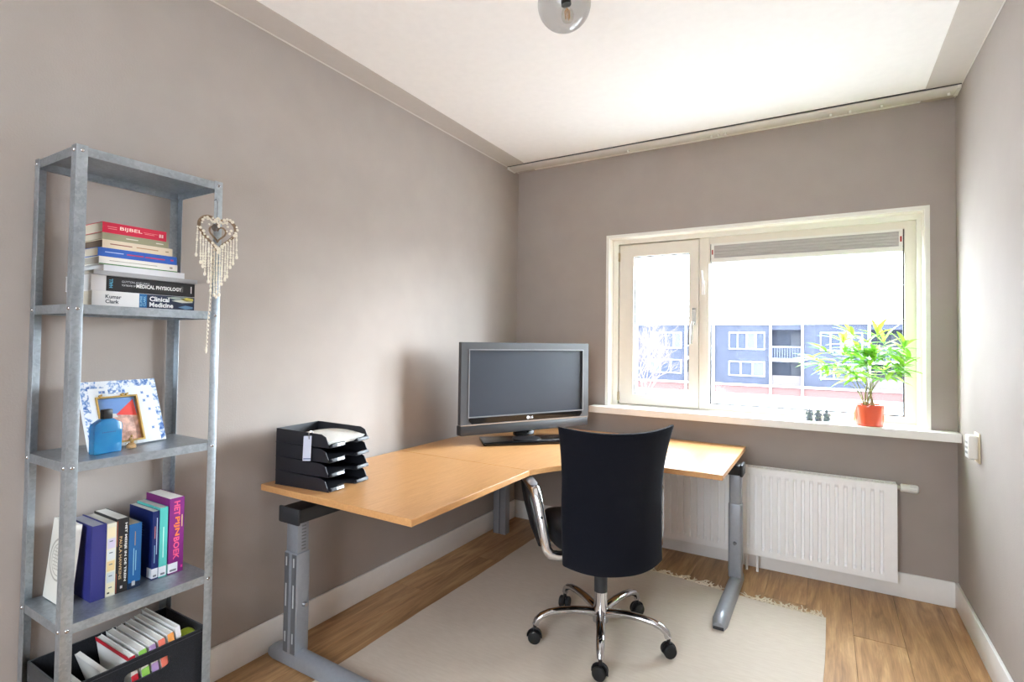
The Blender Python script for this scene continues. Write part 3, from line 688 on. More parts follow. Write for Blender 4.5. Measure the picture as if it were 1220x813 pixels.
# ================================================================ LETTER TRAYS
TRZ = 0.0565
tl, tw_, th_ = 0.285, 0.225, 0.056   # length (local x), width (local y), back height
def tray_parts(root):
    wl = 0.0025
    m = MB(); hw = tw_ / 2
    # floor with the central thumb cut at the open front
    m.prism([(-tl / 2, -hw), (tl / 2 - 0.012, -hw), (tl / 2, -hw + 0.01), (tl / 2, -0.035), (tl / 2 - 0.045, -0.025), (tl / 2 - 0.045, 0.025), (tl / 2, 0.035), (tl / 2, hw - 0.01), (tl / 2 - 0.012, hw), (-tl / 2, hw)], 0.0, 0.0025)
    for s_ in (-1, 1):
        y0, y1 = (s_ * hw - wl / 2, s_ * hw + wl / 2)
        pl_ = [(-tl / 2, 0.0), (tl / 2 - 0.002, 0.0), (tl / 2 - 0.010, 0.016), (tl / 2 - 0.022, 0.040), (tl / 2 - 0.045, th_ - 0.006), (-tl / 2 + 0.02, th_), (-tl / 2, th_)]
        m.prism(pl_, y0, y1, 'y')
        m.box(-tl / 2, tl / 2 - 0.05, y0 - 0.002, y1 + 0.002, 0.0, 0.003)
    m.box(-tl / 2 - wl / 2, -tl / 2 + wl / 2, -hw, hw, 0, th_)
    m.build('tray_shell', 'trayblk', root, smooth=False)
    for s_ in (-1, 1):
        a, b = sorted((s_ * 0.036, s_ * (hw - 0.006)))
        m2 = MB(); vs = []
        for yy in (a, b):
            for xx, zz in ((tl / 2 - 0.018, 0.0026), (tl / 2 + 0.008, 0.0026), (tl / 2 + 0.004, 0.016), (tl / 2 - 0.002, 0.016)): vs.append((xx, yy, zz))
        m2.add(vs, [(0, 1, 2, 3), (7, 6, 5, 4), (0, 4, 5, 1), (1, 5, 6, 2), (2, 6, 7, 3), (3, 7, 4, 0)])
        o = m2.build('front_lip', 'trayblk', root, bevel=0.0015)
        if s_ < 0:
            mm = MB(); mm.add([(tl / 2 + 0.0076, a + 0.006 + 0.022, 0.0045), (tl / 2 + 0.0076, b - 0.006, 0.0045), (tl / 2 + 0.0050, b - 0.006, 0.0135), (tl / 2 + 0.0050, a + 0.006 + 0.022, 0.0135)], [(0, 1, 2, 3)])
            mm.M = Matrix.Translation((0.0006, 0, 0.0002)); mm2 = MB(); mm2.M = Matrix.Translation((0.0008, 0, 0.0002)); mm2.add([tuple(v) for v in mm.v], mm.f); mm2.build('label_window', C(150, 156, 166, rough=0.2), o)
trc = (0.222, -1.965); trr = R(6)
tlab = ['black plastic letter tray at the bottom of the desk stack', 'black plastic letter tray, second from the bottom of the desk stack', 'black plastic letter tray, second from the top of the desk stack', 'black plastic letter tray holding papers, topmost of the desk stack']
for i in range(4):
    r_ = thing('letter_tray', tlab[i], 'letter tray', (trc[0], trc[1], DT + 0.0003 + i * TRZ), (0, 0, trr), 'letter trays stacked on the desk'); tray_parts(r_)
r_ = thing('paper_stack', 'stack of white papers in the topmost letter tray', 'papers', (trc[0], trc[1], DT + 3 * TRZ + 0.0030), (0, 0, trr))
for i in range(7):
    m = MB(); m.M = Matrix.Translation((0.004 + 0.0012 * i * (-1) ** i, 0.001 * (-1) ** i, 0)) @ Matrix.Rotation(R(0.4 * (-1) ** i), 4, 'Z')
    def sh(u, v, dz, i=i): 
        xx = -0.137 + 0.252 * u; yy = -0.104 + 0.208 * v; return (xx, yy, 0.0003 + i * 0.0026 + dz + 0.010 * (i / 6) * math.sin(math.pi * u) * (0.3 + v))
    m.slab(8, 4, lambda u, v: sh(u, v, 0.0022), lambda u, v: sh(u, v, 0)); m.build('sheet', 'paper', r_)
# clipped tag on the tray side
tg = thing('clipped_tag', 'pale blue card tag hung by a clip over the near side of the top tray', 'tag', (0.275, -2.075, 0.86), (0, 0, trr))
m = MB(); m.M = Matrix.Rotation(R(-6), 4, 'Y')
def tagf(u, v, d): return (-0.021 + 0.042 * u - 0.010 * (1 - v), -0.0045 - d - 0.004 * (1 - v), -0.026 + 0.096 * v)
m.slab(4, 6, lambda u, v: tagf(u, v, 0.0007), lambda u, v: tagf(u, v, 0)); tgo = m.build('card', C(206, 210, 226, rough=0.7), tg)
m = MB(); m.M = Matrix.Rotation(R(-6), 4, 'Y')
m.add([(-0.0265, -0.0092, -0.020), (0.0135, -0.0092, -0.020), (0.0140, -0.0090, -0.0155), (-0.026, -0.0090, -0.0155)], [(0, 1, 2, 3)]); m.build('printed_stripe', C(96, 112, 150), tgo)
MB().tube([(0.002, -0.006, 0.058), (0.002, -0.0075, 0.082), (0.002, 0.0, 0.089), (0.002, 0.007, 0.084), (0.002, 0.0075, 0.07)], 0.0032, 8, r2=0.0016).build('clip', C(180, 182, 186, metal=0.8, rough=0.25), tg)

# ================================================================ SHELVING UNIT
SX0, SX1, SY0, SY1 = 0.016, 0.290, -2.858, -2.457
su = thing('shelving_unit', 'galvanised steel open shelving unit against the taupe wall', 'shelving', ((SX0 + SX1) / 2, (SY0 + SY1) / 2, 0))
LEV = [1.811, 1.383, 0.957, 0.528, 0.100]
bolt_x = MB().lathe([(0.0055, 0), (0.0052, 0.0015), (0.0035, 0.0032), (0.0012, 0.0038)], 10).mesh('bolt', 'chrome2')
scx, scy = (SX0 + SX1) / 2, (SY0 + SY1) / 2
for fx_, sx in ((SX0, 1), (SX1, -1)):
    for fy_, sy in ((SY0, 1), (SY1, -1)):
        a, b, tk = 0.030, 0.027, 0.0018
        poly = [(fx_, fy_), (fx_ + sx * a, fy_), (fx_ + sx * a, fy_ + sy * tk), (fx_ + sx * tk, fy_ + sy * tk), (fx_ + sx * tk, fy_ + sy * b), (fx_, fy_ + sy * b)]
        po = MB().prism(poly, 0.0, 1.826).build('post', 'zinc', su, world=True, bevel=0.0012, bseg=2)
        for z in LEV:
            if z < 0.3: continue
            place('bolt', bolt_x, po, (fx_ - scx, fy_ + sy * 0.014 - scy, z), (0, R(90) * (1 if sx < 0 else -1), 0))
            place('bolt', bolt_x, po, (fx_ + sx * 0.014 - scx, fy_ - scy, z), (R(90) * (1 if sy > 0 else -1), 0, 0))
TOPS = {}
for i, z in enumerate(LEV):
    t = z + 0.012; b = z - 0.013; TOPS[i] = t; e = 0.0022; k = 0.0012
    x0, x1, y0, y1 = SX0 + e, SX1 - e, SY0 + e, SY1 - e
    m = MB(); m.box(x0, x1, y0, y1, t - k, t)
    m.box(x0, x0 + k, y0, y1, b, t - k); m.box(x1 - k, x1, y0, y1, b, t - k); m.box(x0 + k, x1 - k, y0, y0 + k, b, t - k); m.box(x0 + k, x1 - k, y1 - k, y1, b, t - k)
    m.box(x0 + k, x0 + 0.010, y0 + k, y1 - k, b, b + k); m.box(x1 - 0.010, x1 - k, y0 + k, y1 - k, b, b + k)
    m.build('shelf', 'zinc', su, world=True, smooth=False)

# ---------------------------------------------------------------- books
def book(name, label, loc, rot, h, t, d, cover, pages=None, cat='book', group=None, ct=0.0016, soft=True):
    """spine on local +X face (x=0), depth to -X, thickness 0..t along Y, height 0..h along Z"""
    r = thing(name, label, cat, loc, rot, group)
    m = MB(); m.box(-d, 0, 0, ct, 0, h); m.box(-d, 0, t - ct, t, 0, h); m.box(-ct, 0, ct, t - ct, 0, h)
    cov = m.build('cover', cover, r, smooth=False)
    pm = pages or 'paper'
    o = 0.0006 if soft else 0.003
    MB().box(-d + (0.001 if soft else 0.003), -ct, ct, t - ct, o, h - o).build('page_block', pm, r, smooth=False)
    return r, cov
def panel(cov, mat, z0, z1, y0, y1, name='spine_panel', x=0.0003):
    m = MB(); m.add([(x, y0, z0), (x, y1, z0), (x, y1, z1), (x, y0, z1)], [(0, 1, 2, 3)]); return m.build(name, mat, cov, smooth=False)
def stext(cov, s, mat, ztop, y0, length=None, height=None, bold=0.0, x=0.0005):
    return text('title', s, mat, cov, (x, y0, ztop), (0, 0, -1), (0, 1, 0), width=length, height=height, bold=bold, ext=0.0001)
aged = C(196, 188, 170, rough=0.85); cool = C(214, 214, 214, rough=0.85); grey = C(160, 156, 146, rough=0.85)
XS = 0.252
z = TOPS[1] + 0.0004
RX90 = (R(90), 0, 0)
def pile(name, lab, yl, yr, t, d, cover, pages=None, xs=XS, rz_=0.0, **k):
    global z
    g = book(name, lab, (xs, yr, z), (R(90), 0, R(rz_)), yr - yl, t, d, cover, pages, group='books piled flat on the shelf', **k)
    z += t + 0.0003; return g
white = C(238, 238, 236); navy = C(24, 36, 62); blk = C(30, 28, 30)
r, c = pile('textbook', 'white and navy clinical medicine textbook at the bottom of the flat pile', -2.798, -2.519, 0.0430, 0.165, C(228, 226, 224), aged); hh = 0.279
panel(c, navy, 0.0002, hh * 0.50, 0.0004, 0.0426); panel(c, C(24, 96, 150), hh * 0.50, hh * 0.575, 0.0004, 0.0426)
for (za, zb, ya, yb, cc) in ((0.005, 0.05, 0.006, 0.012, (92, 128, 160)), (0.006, 0.07, 0.026, 0.030, (206, 206, 190)), (0.004, 0.045, 0.031, 0.038, (190, 176, 84)), (0.03, 0.085, 0.034, 0.041, (150, 160, 150))):
    m = MB(); m.add([(0.0005, ya, za), (0.0005, yb, za), (0.0005, yb + 0.003 if yb < 0.039 else yb, (za + zb) / 2), (0.0005, (ya + yb) / 2, zb), (0.0005, ya - 0.003, (za + zb) / 2)], [(0, 1, 2, 3, 4)]); m.build('cover_swirl', C(*cc), c, smooth=False)
stext(c, 'Kumar', C(40, 50, 60), hh * 0.885, 0.0225, length=0.040, bold=0.02); stext(c, 'Clark', C(40, 50, 60), hh * 0.885, 0.0085, length=0.034, bold=0.02)
stext(c, 'Clinical', white, hh * 0.475, 0.0225, length=0.056, height=0.0145, bold=0.03); stext(c, 'Medicine', white, hh * 0.475, 0.0050, length=0.068, height=0.0145, bold=0.03)
text('title', 'KUMAR', C(150, 200, 225), c, (0.0006, 0.006, hh * 0.545), (0, 1, 0), (0, 0, 1), width=0.030, height=0.007); text('title', 'CLARK', C(150, 200, 225), c, (0.0006, 0.006, hh * 0.512), (0, 1, 0), (0, 0, 1), width=0.030, height=0.007)
r, c = pile('textbook', 'black medical physiology textbook with white end, second in the flat pile', -2.801, -2.519, 0.0440, 0.165, C(226, 224, 226), cool); hh = 0.282
panel(c, blk, 0.0002, hh * 0.872, 0.0004, 0.0436)
text('title', 'HALL', C(90, 170, 205), c, (0.0005, 0.010, hh * 0.815), (0, 1, 0), (0, 0, 1), width=0.026, height=0.009, bold=0.02)
stext(c, 'GUYTON AND HALL', C(200, 202, 206), hh * 0.735, 0.0275, length=0.075, height=0.006); stext(c, 'TEXTBOOK OF', C(225, 225, 228), hh * 0.735, 0.0175, length=0.036, height=0.0050)
stext(c, 'MEDICAL PHYSIOLOGY', white, hh * 0.60, 0.0155, length=0.128, height=0.0115, bold=0.03)
for i in range(4): panel(c, C(120, 118, 116), hh * 0.13 + i * 0.002, hh * 0.13 + i * 0.002 + 0.0008, 0.014, 0.032, 'publisher_print', 0.0005)
panel(c, C(220, 220, 220), hh * 0.035, hh * 0.045, 0.012, 0.034, 'publisher_print', 0.0005)
pile('magazine', 'thin grey magazine jutting out above the physiology textbook', -2.800, -2.513, 0.0125, 0.165, C(158, 158, 160), grey, xs=0.256, rz_=1.5)
pile('paperback_book', 'plain white paperback on the grey magazine', -2.772, -2.552, 0.0180, 0.17, C(226, 226, 230), cool)
r, c = pile('paperback_book', 'white spined book with a green edge under the blue book', -2.784, -2.574, 0.0225, 0.16, C(236, 234, 228), grey); hh = 0.21
panel(c, C(60, 128, 62), 0.0, hh, 0.0, 0.0028)
panel(c, C(150, 146, 138), hh * 0.28, hh * 0.88, 0.0115, 0.0130, 'print_line', 0.0005); panel(c, C(150, 146, 138), hh * 0.07, hh * 0.11, 0.009, 0.014, 'print_line', 0.0005)
r, c = pile('paperback_book', 'bright blue book with red lettering in the flat pile', -2.787, -2.576, 0.0248, 0.165, C(44, 92, 178), aged); hh = 0.211
for q in ((0.70, 0.92, 0.0118, 0.0140, (190, 205, 230)), (0.45, 0.66, 0.0105, 0.0140, (196, 60, 88)), (0.17, 0.43, 0.0100, 0.0135, (196, 60, 88)), (0.05, 0.09, 0.0105, 0.015, (196, 60, 88))):
    panel(c, C(*q[4]), hh * q[0], hh * q[1], q[2], q[3], 'print_line', 0.0005)
r, c = pile('paperback_book', 'cream book with small brown lettering in the flat pile', -2.777, -2.590, 0.0235, 0.15, C(224, 208, 184), C(92, 78, 66, rough=0.85)); hh = 0.187
for q in ((0.60, 0.90, (150, 96, 84)), (0.22, 0.54, (186, 142, 110)), (0.06, 0.11, (150, 130, 100))): panel(c, C(*q[2]), hh * q[0], hh * q[1], 0.0105, 0.0135, 'print_line', 0.0005)
r, c = pile('paperback_book', 'olive grey book under the red book in the flat pile', -2.778, -2.603, 0.0195, 0.15, C(150, 148, 120), aged); hh = 0.175
for q in ((0.48, 0.66, 0.0095), (0.08, 0.20, 0.0095)): panel(c, C(216, 212, 196), hh * q[0], hh * q[1], q[2] - 0.001, q[2] + 0.0018, 'print_line', 0.0005)
r, c = pile('bible', 'crimson book titled in white on top of the flat pile', -2.778, -2.609, 0.0300, 0.15, C(196, 26, 62), aged); hh = 0.169
stext(c, 'BIJBEL', C(244, 226, 214), hh * 0.745, 0.0095, length=0.058, height=0.0125, bold=0.012)
for q in ((0.79, 0.93, 0.017, 0.0185), (0.79, 0.92, 0.0115, 0.013), (0.20, 0.36, 0.012, 0.0135), (0.15, 0.38, 0.016, 0.017)): panel(c, C(226, 150, 150), hh * q[0], hh * q[1], q[2], q[3], 'print_line', 0.0005)
for za in (0.055, 0.095): panel(c, C(236, 200, 200), hh * za, hh * (za + 0.028), 0.009, 0.019, 'print_line', 0.0005)

# upright books
Z4 = TOPS[3] + 0.0004
UG = 'books standing on the lower shelf'
def upright(name, lab, y0, y1, h, d, cover, pages=None, xs=0.192, **k): return book(name, lab, (xs, y0, Z4), (0, 0, 0), h, y1 - y0, d, cover, pages, group=UG, **k)
book_w = thing('paperback_book', 'white book with a grey circle emblem leaning at the left end of the shelf', 'book', (0.168, -2.812, Z4 + 0.0022), (R(-5.5), 0, 0), UG)
m = MB(); tt, hh, dd = 0.020, 0.225, 0.135
wc = C(222, 220, 212); m.box(-dd, 0, 0, 0.0016, 0, hh); m.box(-dd, 0, tt - 0.0016, tt, 0, hh); m.box(-0.0016, 0, 0.0016, tt - 0.0016, 0, hh)
cov = m.build('cover', wc, book_w, smooth=False); MB().box(-dd + 0.001, -0.0016, 0.0016, tt - 0.0016, 0.0006, hh - 0.0006).build('page_block', 'paper', book_w, smooth=False)
gc = C(172, 168, 158)
for ro, ri in ((0.060, 0.0545), (0.046, 0.043)):
    m = MB(); vs = []
    for k in range(40):
        a = 2 * math.pi * k / 40; vs += [(-0.065 + ro * math.cos(a), -0.0003, 0.118 + ro * math.sin(a)), (-0.065 + ri * math.cos(a), -0.0003, 0.118 + ri * math.sin(a))]
    m.add(vs, [(2 * k, 2 * k + 1, (2 * k + 3) % 80, (2 * k + 2) % 80) for k in range(40)]); m.build('emblem_ring', gc, cov, smooth=False)
m = MB()
for i in range(7):
    zz = 0.088 + i * 0.0095; hwid = math.sqrt(max(0, 0.040 ** 2 - (zz - 0.118) ** 2)); m.add([(-0.065 - hwid, -0.0003, zz), (-0.065 + hwid, -0.0003, zz), (-0.065 + hwid, -0.0003, zz + 0.0022), (-0.065 - hwid, -0.0003, zz + 0.0022)], [(0, 1, 2, 3)])
for i in range(6):
    xx = -0.092 + i * 0.0105; m.add([(xx, -0.0003, 0.088), (xx + 0.0022, -0.0003, 0.088), (xx + 0.008, -0.0003, 0.148), (xx + 0.0058, -0.0003, 0.148)], [(0, 1, 2, 3)])
m.build('emblem_lattice', gc, cov, smooth=False)
upright('hardback_book', 'plain indigo hardback beside the front shelf post', -2.756, -2.7195, 0.217, 0.155, C(50, 52, 124), C(176, 178, 190, rough=0.85), ct=0.0025, soft=False)
r, c = upright('paperback_book', 'white spined book with pale coloured blocks', -2.7185, -2.6940, 0.214, 0.15, C(230, 226, 206)); hh = 0.214
for i, cc in enumerate(((236, 228, 196), (206, 214, 216), (232, 206, 150), (220, 226, 226), (214, 206, 226), (238, 226, 190))): panel(c, C(*cc), 0.008 + i * 0.033, 0.037 + i * 0.033, 0.002, 0.022, 'spine_block')
for i in range(5): panel(c, C(110, 120, 126), 0.024 + i * 0.034, 0.027 + i * 0.034, 0.007, 0.016, 'print_line', 0.0005)
panel(c, C(60, 56, 54), 0.008, 0.013, 0.004, 0.010, 'print_line', 0.0005)
r, c = upright('paperback_book', 'black novel with white spine lettering', -2.6930, -2.6610, 0.221, 0.15, C(32, 31, 34)); hh = 0.221
panel(c, C(172, 82, 58), 0.002, 0.06, 0.0003, 0.0022); panel(c, C(172, 92, 62), 0.14, 0.215, 0.0003, 0.0022)
stext(c, 'HET MEISJE IN DE TREIN', white, hh * 0.93, 0.0195, length=0.175, height=0.0078, bold=0.03); stext(c, 'PAULA HAWKINS', C(206, 176, 130), hh * 0.76, 0.0070, length=0.128, height=0.0074, bold=0.02)
panel(c, C(200, 200, 200), 0.012, 0.020, 0.012, 0.018, 'publisher_print', 0.0005)
r, c = upright('paperback_book', 'mid blue book right of the black novel', -2.6600, -2.6260, 0.195, 0.14, C(26, 96, 156), aged); hh = 0.195
panel(c, C(24, 40, 66), 0.0, 0.018, 0.0002, 0.0338); panel(c, C(190, 190, 190), 0.008, 0.022, 0.010, 0.019, 'publisher_print', 0.0005)
panel(c, C(150, 206, 226), hh * 0.20, hh * 0.62, 0.0125, 0.0145, 'print_line', 0.0005); panel(c, C(150, 206, 226), hh * 0.27, hh * 0.58, 0.0185, 0.0205, 'print_line', 0.0005); panel(c, C(206, 160, 96), hh * 0.66, hh * 0.88, 0.0155, 0.0170, 'print_line', 0.0005)
def sticker(c, t, z0=0.004, z1=0.034):
    m = MB(); m.box(-0.03, 0.0006, -0.0004, 0.0, z0, z1); m.box(0.0002, 0.0006, 0.0, t - 0.002, z0, z1); o = m.build('library_sticker', C(232, 232, 236), c, smooth=False)
    panel(o, C(120, 120, 128), z0 + 0.004, z0 + 0.010, 0.004, t - 0.006, 'print_line', 0.0009)
r, c = upright('library_book', 'navy book with a white sticker left of the teal book', -2.5900, -2.5705, 0.214, 0.15, C(22, 40, 104), xs=0.182); hh = 0.214
panel(c, C(190, 204, 230), hh * 0.36, hh * 0.90, 0.0115, 0.0138, 'print_line', 0.0005); panel(c, C(214, 130, 110), hh * 0.60, hh * 0.78, 0.0060, 0.0080, 'print_line', 0.0005); panel(c, C(150, 196, 220), hh * 0.24, hh * 0.50, 0.0060, 0.0080, 'print_line', 0.0005); sticker(c, 0.0195)
for i in range(6):
    m = MB(); m.add([(-0.12, -0.0003, 0.17 - i * 0.008), (-0.06 + 0.01 * (i % 2), -0.0003, 0.17 - i * 0.008), (-0.06 + 0.01 * (i % 2), -0.0003, 0.1715 - i * 0.008), (-0.12, -0.0003, 0.1715 - i * 0.008)], [(0, 1, 2, 3)]); m.build('print_line', C(96, 116, 170), c, smooth=False)
r, c = upright('library_book', 'teal book with a white sticker between the navy and magenta books', -2.5698, -2.5470, 0.221, 0.15, C(84, 186, 178), xs=0.185); hh = 0.221
panel(c, C(206, 240, 230), hh * 0.28, hh * 0.72, 0.0095, 0.0118, 'print_line', 0.0005); sticker(c, 0.0228)
r, c = upright('library_book', 'magenta book with orange and pink lettering at the right end', -2.5425, -2.4970, 0.243, 0.15, C(124, 34, 116), xs=0.186); hh = 0.243
stext(c, 'HET ', C(238, 92, 134), hh * 0.955, 0.0135, length=0.046, height=0.0185, bold=0.03)
stext(c, 'PIJN', C(238, 124, 60), hh * 0.745, 0.0135, length=0.062, height=0.0185, bold=0.03)
stext(c, 'BOEK', C(238, 92, 134), hh * 0.475, 0.0135, length=0.072, height=0.0185, bold=0.03)
panel(c, C(238, 214, 130), hh * 0.60, hh * 0.76, 0.0375, 0.0400, 'print_line', 0.0005); sticker(c, 0.030); panel(c, C(226, 60, 150), 0.012, 0.02, 0.038, 0.044, 'publisher_print', 0.0005)

# ---------------------------------------------------------------- picture frame, bottle, vial on the middle shelf
Z3 = TOPS[2] + 0.0004
A = Vector((0.158, -2.760, Z3)); Bv = Vector((0.126, -2.538, Z3)); ex = (Bv - A).normalized(); back_ = Vector((-ex.y, ex.x, 0)) * 1.0
if back_.x > 0: back_ = -back_
pf = thing('picture_frame', 'white tile picture frame with blue floral print leaning on the middle shelf', 'picture frame', tuple(A))
ez = (Vector((0, 0, 0.198)) + back_ * 0.070).normalized(); en = ex.cross(ez)
if en.x < 0: en = -en
FW, FH = (Bv - A).length, 0.208
LM = Matrix(((ex.x, ez.x, en.x, 0), (ex.y, ez.y, en.y, 0), (ex.z, ez.z, en.z, 0), (0, 0, 0, 1)))   # local: x along, y up, z out; origin A
def PF(m, name, mat, par=pf, **k): return m.build(name, mat, par, **k)
def delft():
    t = NT('delft_blue_print'); v = t.coords(scale=(1, 1, 1)); n = t.noise(v, 75, 3, 0.6, 0.6)
    t.l(t.ramp(n, [(0.46, lin((232, 236, 242))), (0.54, lin((140, 168, 210))), (0.66, lin((70, 104, 170)))]), t.b.inputs['Base Color']); t.b.inputs['Roughness'].default_value = 0.15; return t.m
DM = delft()
m = MB(); m.M = LM
def fring(m, x0, x1, y0, y1, a0, a1, b0, b1, z0, z1):
    m.box(x0, a0, y0, y1, z0, z1); m.box(a1, x1, y0, y1, z0, z1); m.box(a0, a1, y0, b0, z0, z1); m.box(a0, a1, b1, y1, z0, z1)
gx0, gx1, gy0, gy1 = 0.036, 0.158, 0.010, 0.158
fring(m, 0, FW, 0, FH, gx0, gx1, gy0, gy1, 0.0, 0.014); tile = PF(m, 'tile_border', C(234, 238, 242, rough=0.15), bevel=0.0)
for (a0, a1, b0, b1) in ((0.0, 0.020, 0.0, FH), (0.020, FW, FH - 0.022, FH), (FW - 0.016, FW, 0.0, FH - 0.022), (0.075, 0.125, FH - 0.042, FH - 0.022)):
    m = MB(); m.M = LM; m.add([(a0, b0, 0.0143), (a1, b0, 0.0143), (a1, b1, 0.0143), (a0, b1, 0.0143)], [(0, 1, 2, 3)]); PF(m, 'blue_floral_print', DM, tile, smooth=False)
for i in range(9):
    rr = random.Random(i); cx, cy = (FW - 0.030 - 0.02 * rr.random(), 0.03 + 0.14 * rr.random()) if i < 5 else (0.03 + 0.10 * rr.random(), FH - 0.035)
    m = MB(); m.M = LM; m.add([(cx + 0.006 * math.cos(2 * math.pi * k / 8) * (0.6 + 0.4 * (k % 2)), cy + 0.006 * math.sin(2 * math.pi * k / 8) * (0.6 + 0.4 * (k % 2)), 0.0146) for k in range(8)], [tuple(range(8))]); PF(m, 'blue_flower', C(104, 136, 190), tile, smooth=False)
m = MB(); m.M = LM; fring(m, gx0, gx1, gy0, gy1, gx0 + 0.005, gx1 - 0.005, gy0 + 0.005, gy1 - 0.005, 0.004, 0.0175); gi = PF(m, 'gold_inner_frame', 'gold', smooth=False)
m = MB(); m.M = LM; m.box(gx0 + 0.002, gx1 - 0.002, gy0 + 0.002, gy1 - 0.002, 0.002, 0.006)
ph = PF(m, 'photograph', M('photo_crowd_print', (226, 176, 160), 0.3, var=0.45, nscale=60), smooth=False)
def flat(pts, mat, name, zz):
    m = MB(); m.M = LM; m.add([(a, b, zz) for a, b in pts], [tuple(range(len(pts)))]); PF(m, name, mat, ph, smooth=False)
flat([(gx0 + 0.005, 0.098), (gx1 - 0.005, 0.098), (gx1 - 0.005, gy1 - 0.005), (gx0 + 0.005, gy1 - 0.005)], C(112, 150, 206, rough=0.3), 'blue_area', 0.0063)
flat([(gx0 + 0.055, 0.100), (gx1 - 0.006, 0.092), (gx1 - 0.010, 0.146)], C(232, 78, 70, rough=0.3), 'red_area', 0.0066)
flat([(gx0 + 0.008, 0.092), (gx0 + 0.06, 0.092), (gx0 + 0.055, 0.104), (gx0 + 0.01, 0.108)], C(236, 232, 228, rough=0.3), 'pale_area', 0.0066)
for i in range(3): # small metal ornaments on the inner frame
    m = MB(); m.M = LM; cx = (gx0 + 0.012, gx0 + 0.075, gx0 + 0.088)[i]; m.ball((cx, gy1 + 0.002, 0.018), 0.004, 8, 6); m.ball((cx + 0.005, gy1 + 0.005, 0.018), 0.003, 8, 6); PF(m, 'ornament', 'gold', gi)
m = MB(); m.add([LM @ Vector(p) for p in ((FW * 0.5, FH * 0.7, 0.0), (FW * 0.5 + 0.03, FH * 0.7, 0.0))] + [Vector((0, 0, 0)) + ex * FW * 0.5 + back_ * 0.09, Vector((0, 0, 0)) + ex * (FW * 0.5 + 0.03) + back_ * 0.09], [(0, 1, 3, 2)])
PF(m, 'easel_back', C(60, 52, 46), smooth=False)
# perfume bottle
pb = thing('perfume_bottle', 'blue glass perfume bottle with a black cap on the middle shelf', 'bottle', (0.208, -2.736, Z3), (0, 0, R(8)))
hw, hd = 0.0375, 0.013
sil = [(-hw, 0.0), (hw, 0.0), (hw + 0.001, 0.080), (hw - 0.002, 0.086), (0.014, 0.100), (-0.014, 0.100), (-hw + 0.002, 0.086), (-hw - 0.001, 0.080)]
m = MB(); m.prism(sil, -hd, hd, 'x'); m.build('bottle_body', 'perfume', pb, bevel=0.003, bseg=3)
m = MB(); m.box(-0.009, 0.009, -0.013, 0.013, 0.099, 0.127); m.build('cap', 'dark', pb, bevel=0.003)
m = MB()
for i in range(9): m.add([(hd + 0.0003, -0.017 + i * 0.0042, 0.060), (hd + 0.0003, -0.0145 + i * 0.0042, 0.060), (hd + 0.0003, -0.0145 + i * 0.0042, 0.0625 + 0.001 * (i % 2)), (hd + 0.0003, -0.017 + i * 0.0042, 0.0625)], [(0, 1, 2, 3)])
m.build('printed_line', C(18, 56, 110), pb, smooth=False)
vi = thing('glass_vial', 'small clear glass vial with cork and gold inside beside the perfume bottle', 'vial', (0.196, -2.664, Z3))
MB().lathe([(0.014, 0.0), (0.015, 0.002), (0.015, 0.048), (0.012, 0.052)], 20).build('glass_tube', 'clear', vi)
MB().lathe([(0.0125, 0.002), (0.0125, 0.010), (0.008, 0.016)], 16).build('cork', 'cork', vi)
m = MB(); m.ball((0.0, 0.002, 0.021), 0.0055, 10, 7); m.ball((0.002, -0.003, 0.029), 0.0045, 10, 7); m.ball((-0.001, 0.001, 0.037), 0.0035, 10, 7); m.build('gold_charm', 'gold', vi)

# ---------------------------------------------------------------- felt basket with booklets
fb = thing('felt_basket', 'black felt storage basket on the bottom shelf', 'basket', (0.152, -2.652, TOPS[4] + 0.0004))
bx0, bx1, by0, by1, bz0, bz1, wl = 0.034, 0.277, -2.842, -2.4655, TOPS[4] + 0.0004, 0.368, 0.005
m = MB(); m.box(bx0, bx1, by0, by1, bz0, bz0 + wl)
m.box(bx0, bx0 + wl, by0, by1, bz0 + wl, bz1); m.box(bx0 + wl, bx1 - wl, by0, by0 + wl, bz0 + wl, bz1); m.box(bx0 + wl, bx1 - wl, by1 - wl, by1, bz0 + wl, bz1)
hy0, hy1, hz0, hz1 = -2.70, -2.575, 0.300, 0.333   # grip hole in the front
m.box(bx1 - wl, bx1, by0, hy0, bz0 + wl, bz1); m.box(bx1 - wl, bx1, hy1, by1, bz0 + wl, bz1); m.box(bx1 - wl, bx1, hy0, hy1, bz0 + wl, hz0); m.box(bx1 - wl, bx1, hy0, hy1, hz1, bz1)
for (cy, cz, sy, sz) in ((hy0, hz0, 1, 1), (hy0, hz1, 1, -1), (hy1, hz0, -1, 1), (hy1, hz1, -1, -1)):
    rr = 0.014; pts = [(cy, cz)] + [(cy + sy * (rr - rr * math.sin(R(a))), cz + sz * (rr - rr * math.cos(R(a)))) for a in range(0, 91, 15)]
    m.prism(pts, bx1 - wl, bx1, 'x')
m.build('body', 'felt', fb, world=True, smooth=False)
m = MB(); m.box(bx1 - 0.0006, bx1 + 0.0006, by0 + 0.004, by1 - 0.004, bz1 - 0.010, bz1 - 0.0088); m.build('stitch_line', C(60, 62, 70), fb, world=True)
BG = 'booklets filed in the felt basket'
bzf = bz0 + wl + 0.0005
files = [(-2.672, (190, 30, 48), 'booklet with a red spine in the felt basket', 0.262, 0.016), (-2.643, (148, 206, 92), 'booklet with a green label in the felt basket', 0.268, 0.019), (-2.6165, (176, 146, 196), 'booklet with a lilac label in the felt basket', 0.270, 0.017),
         (-2.590, (238, 124, 104), 'booklet with a salmon label in the felt basket', 0.275, 0.017), (-2.563, (242, 164, 88), 'booklet with an orange label in the felt basket', 0.281, 0.016), (-2.541, (236, 236, 240), 'booklet with a white label in the felt basket', 0.292, 0.013)]
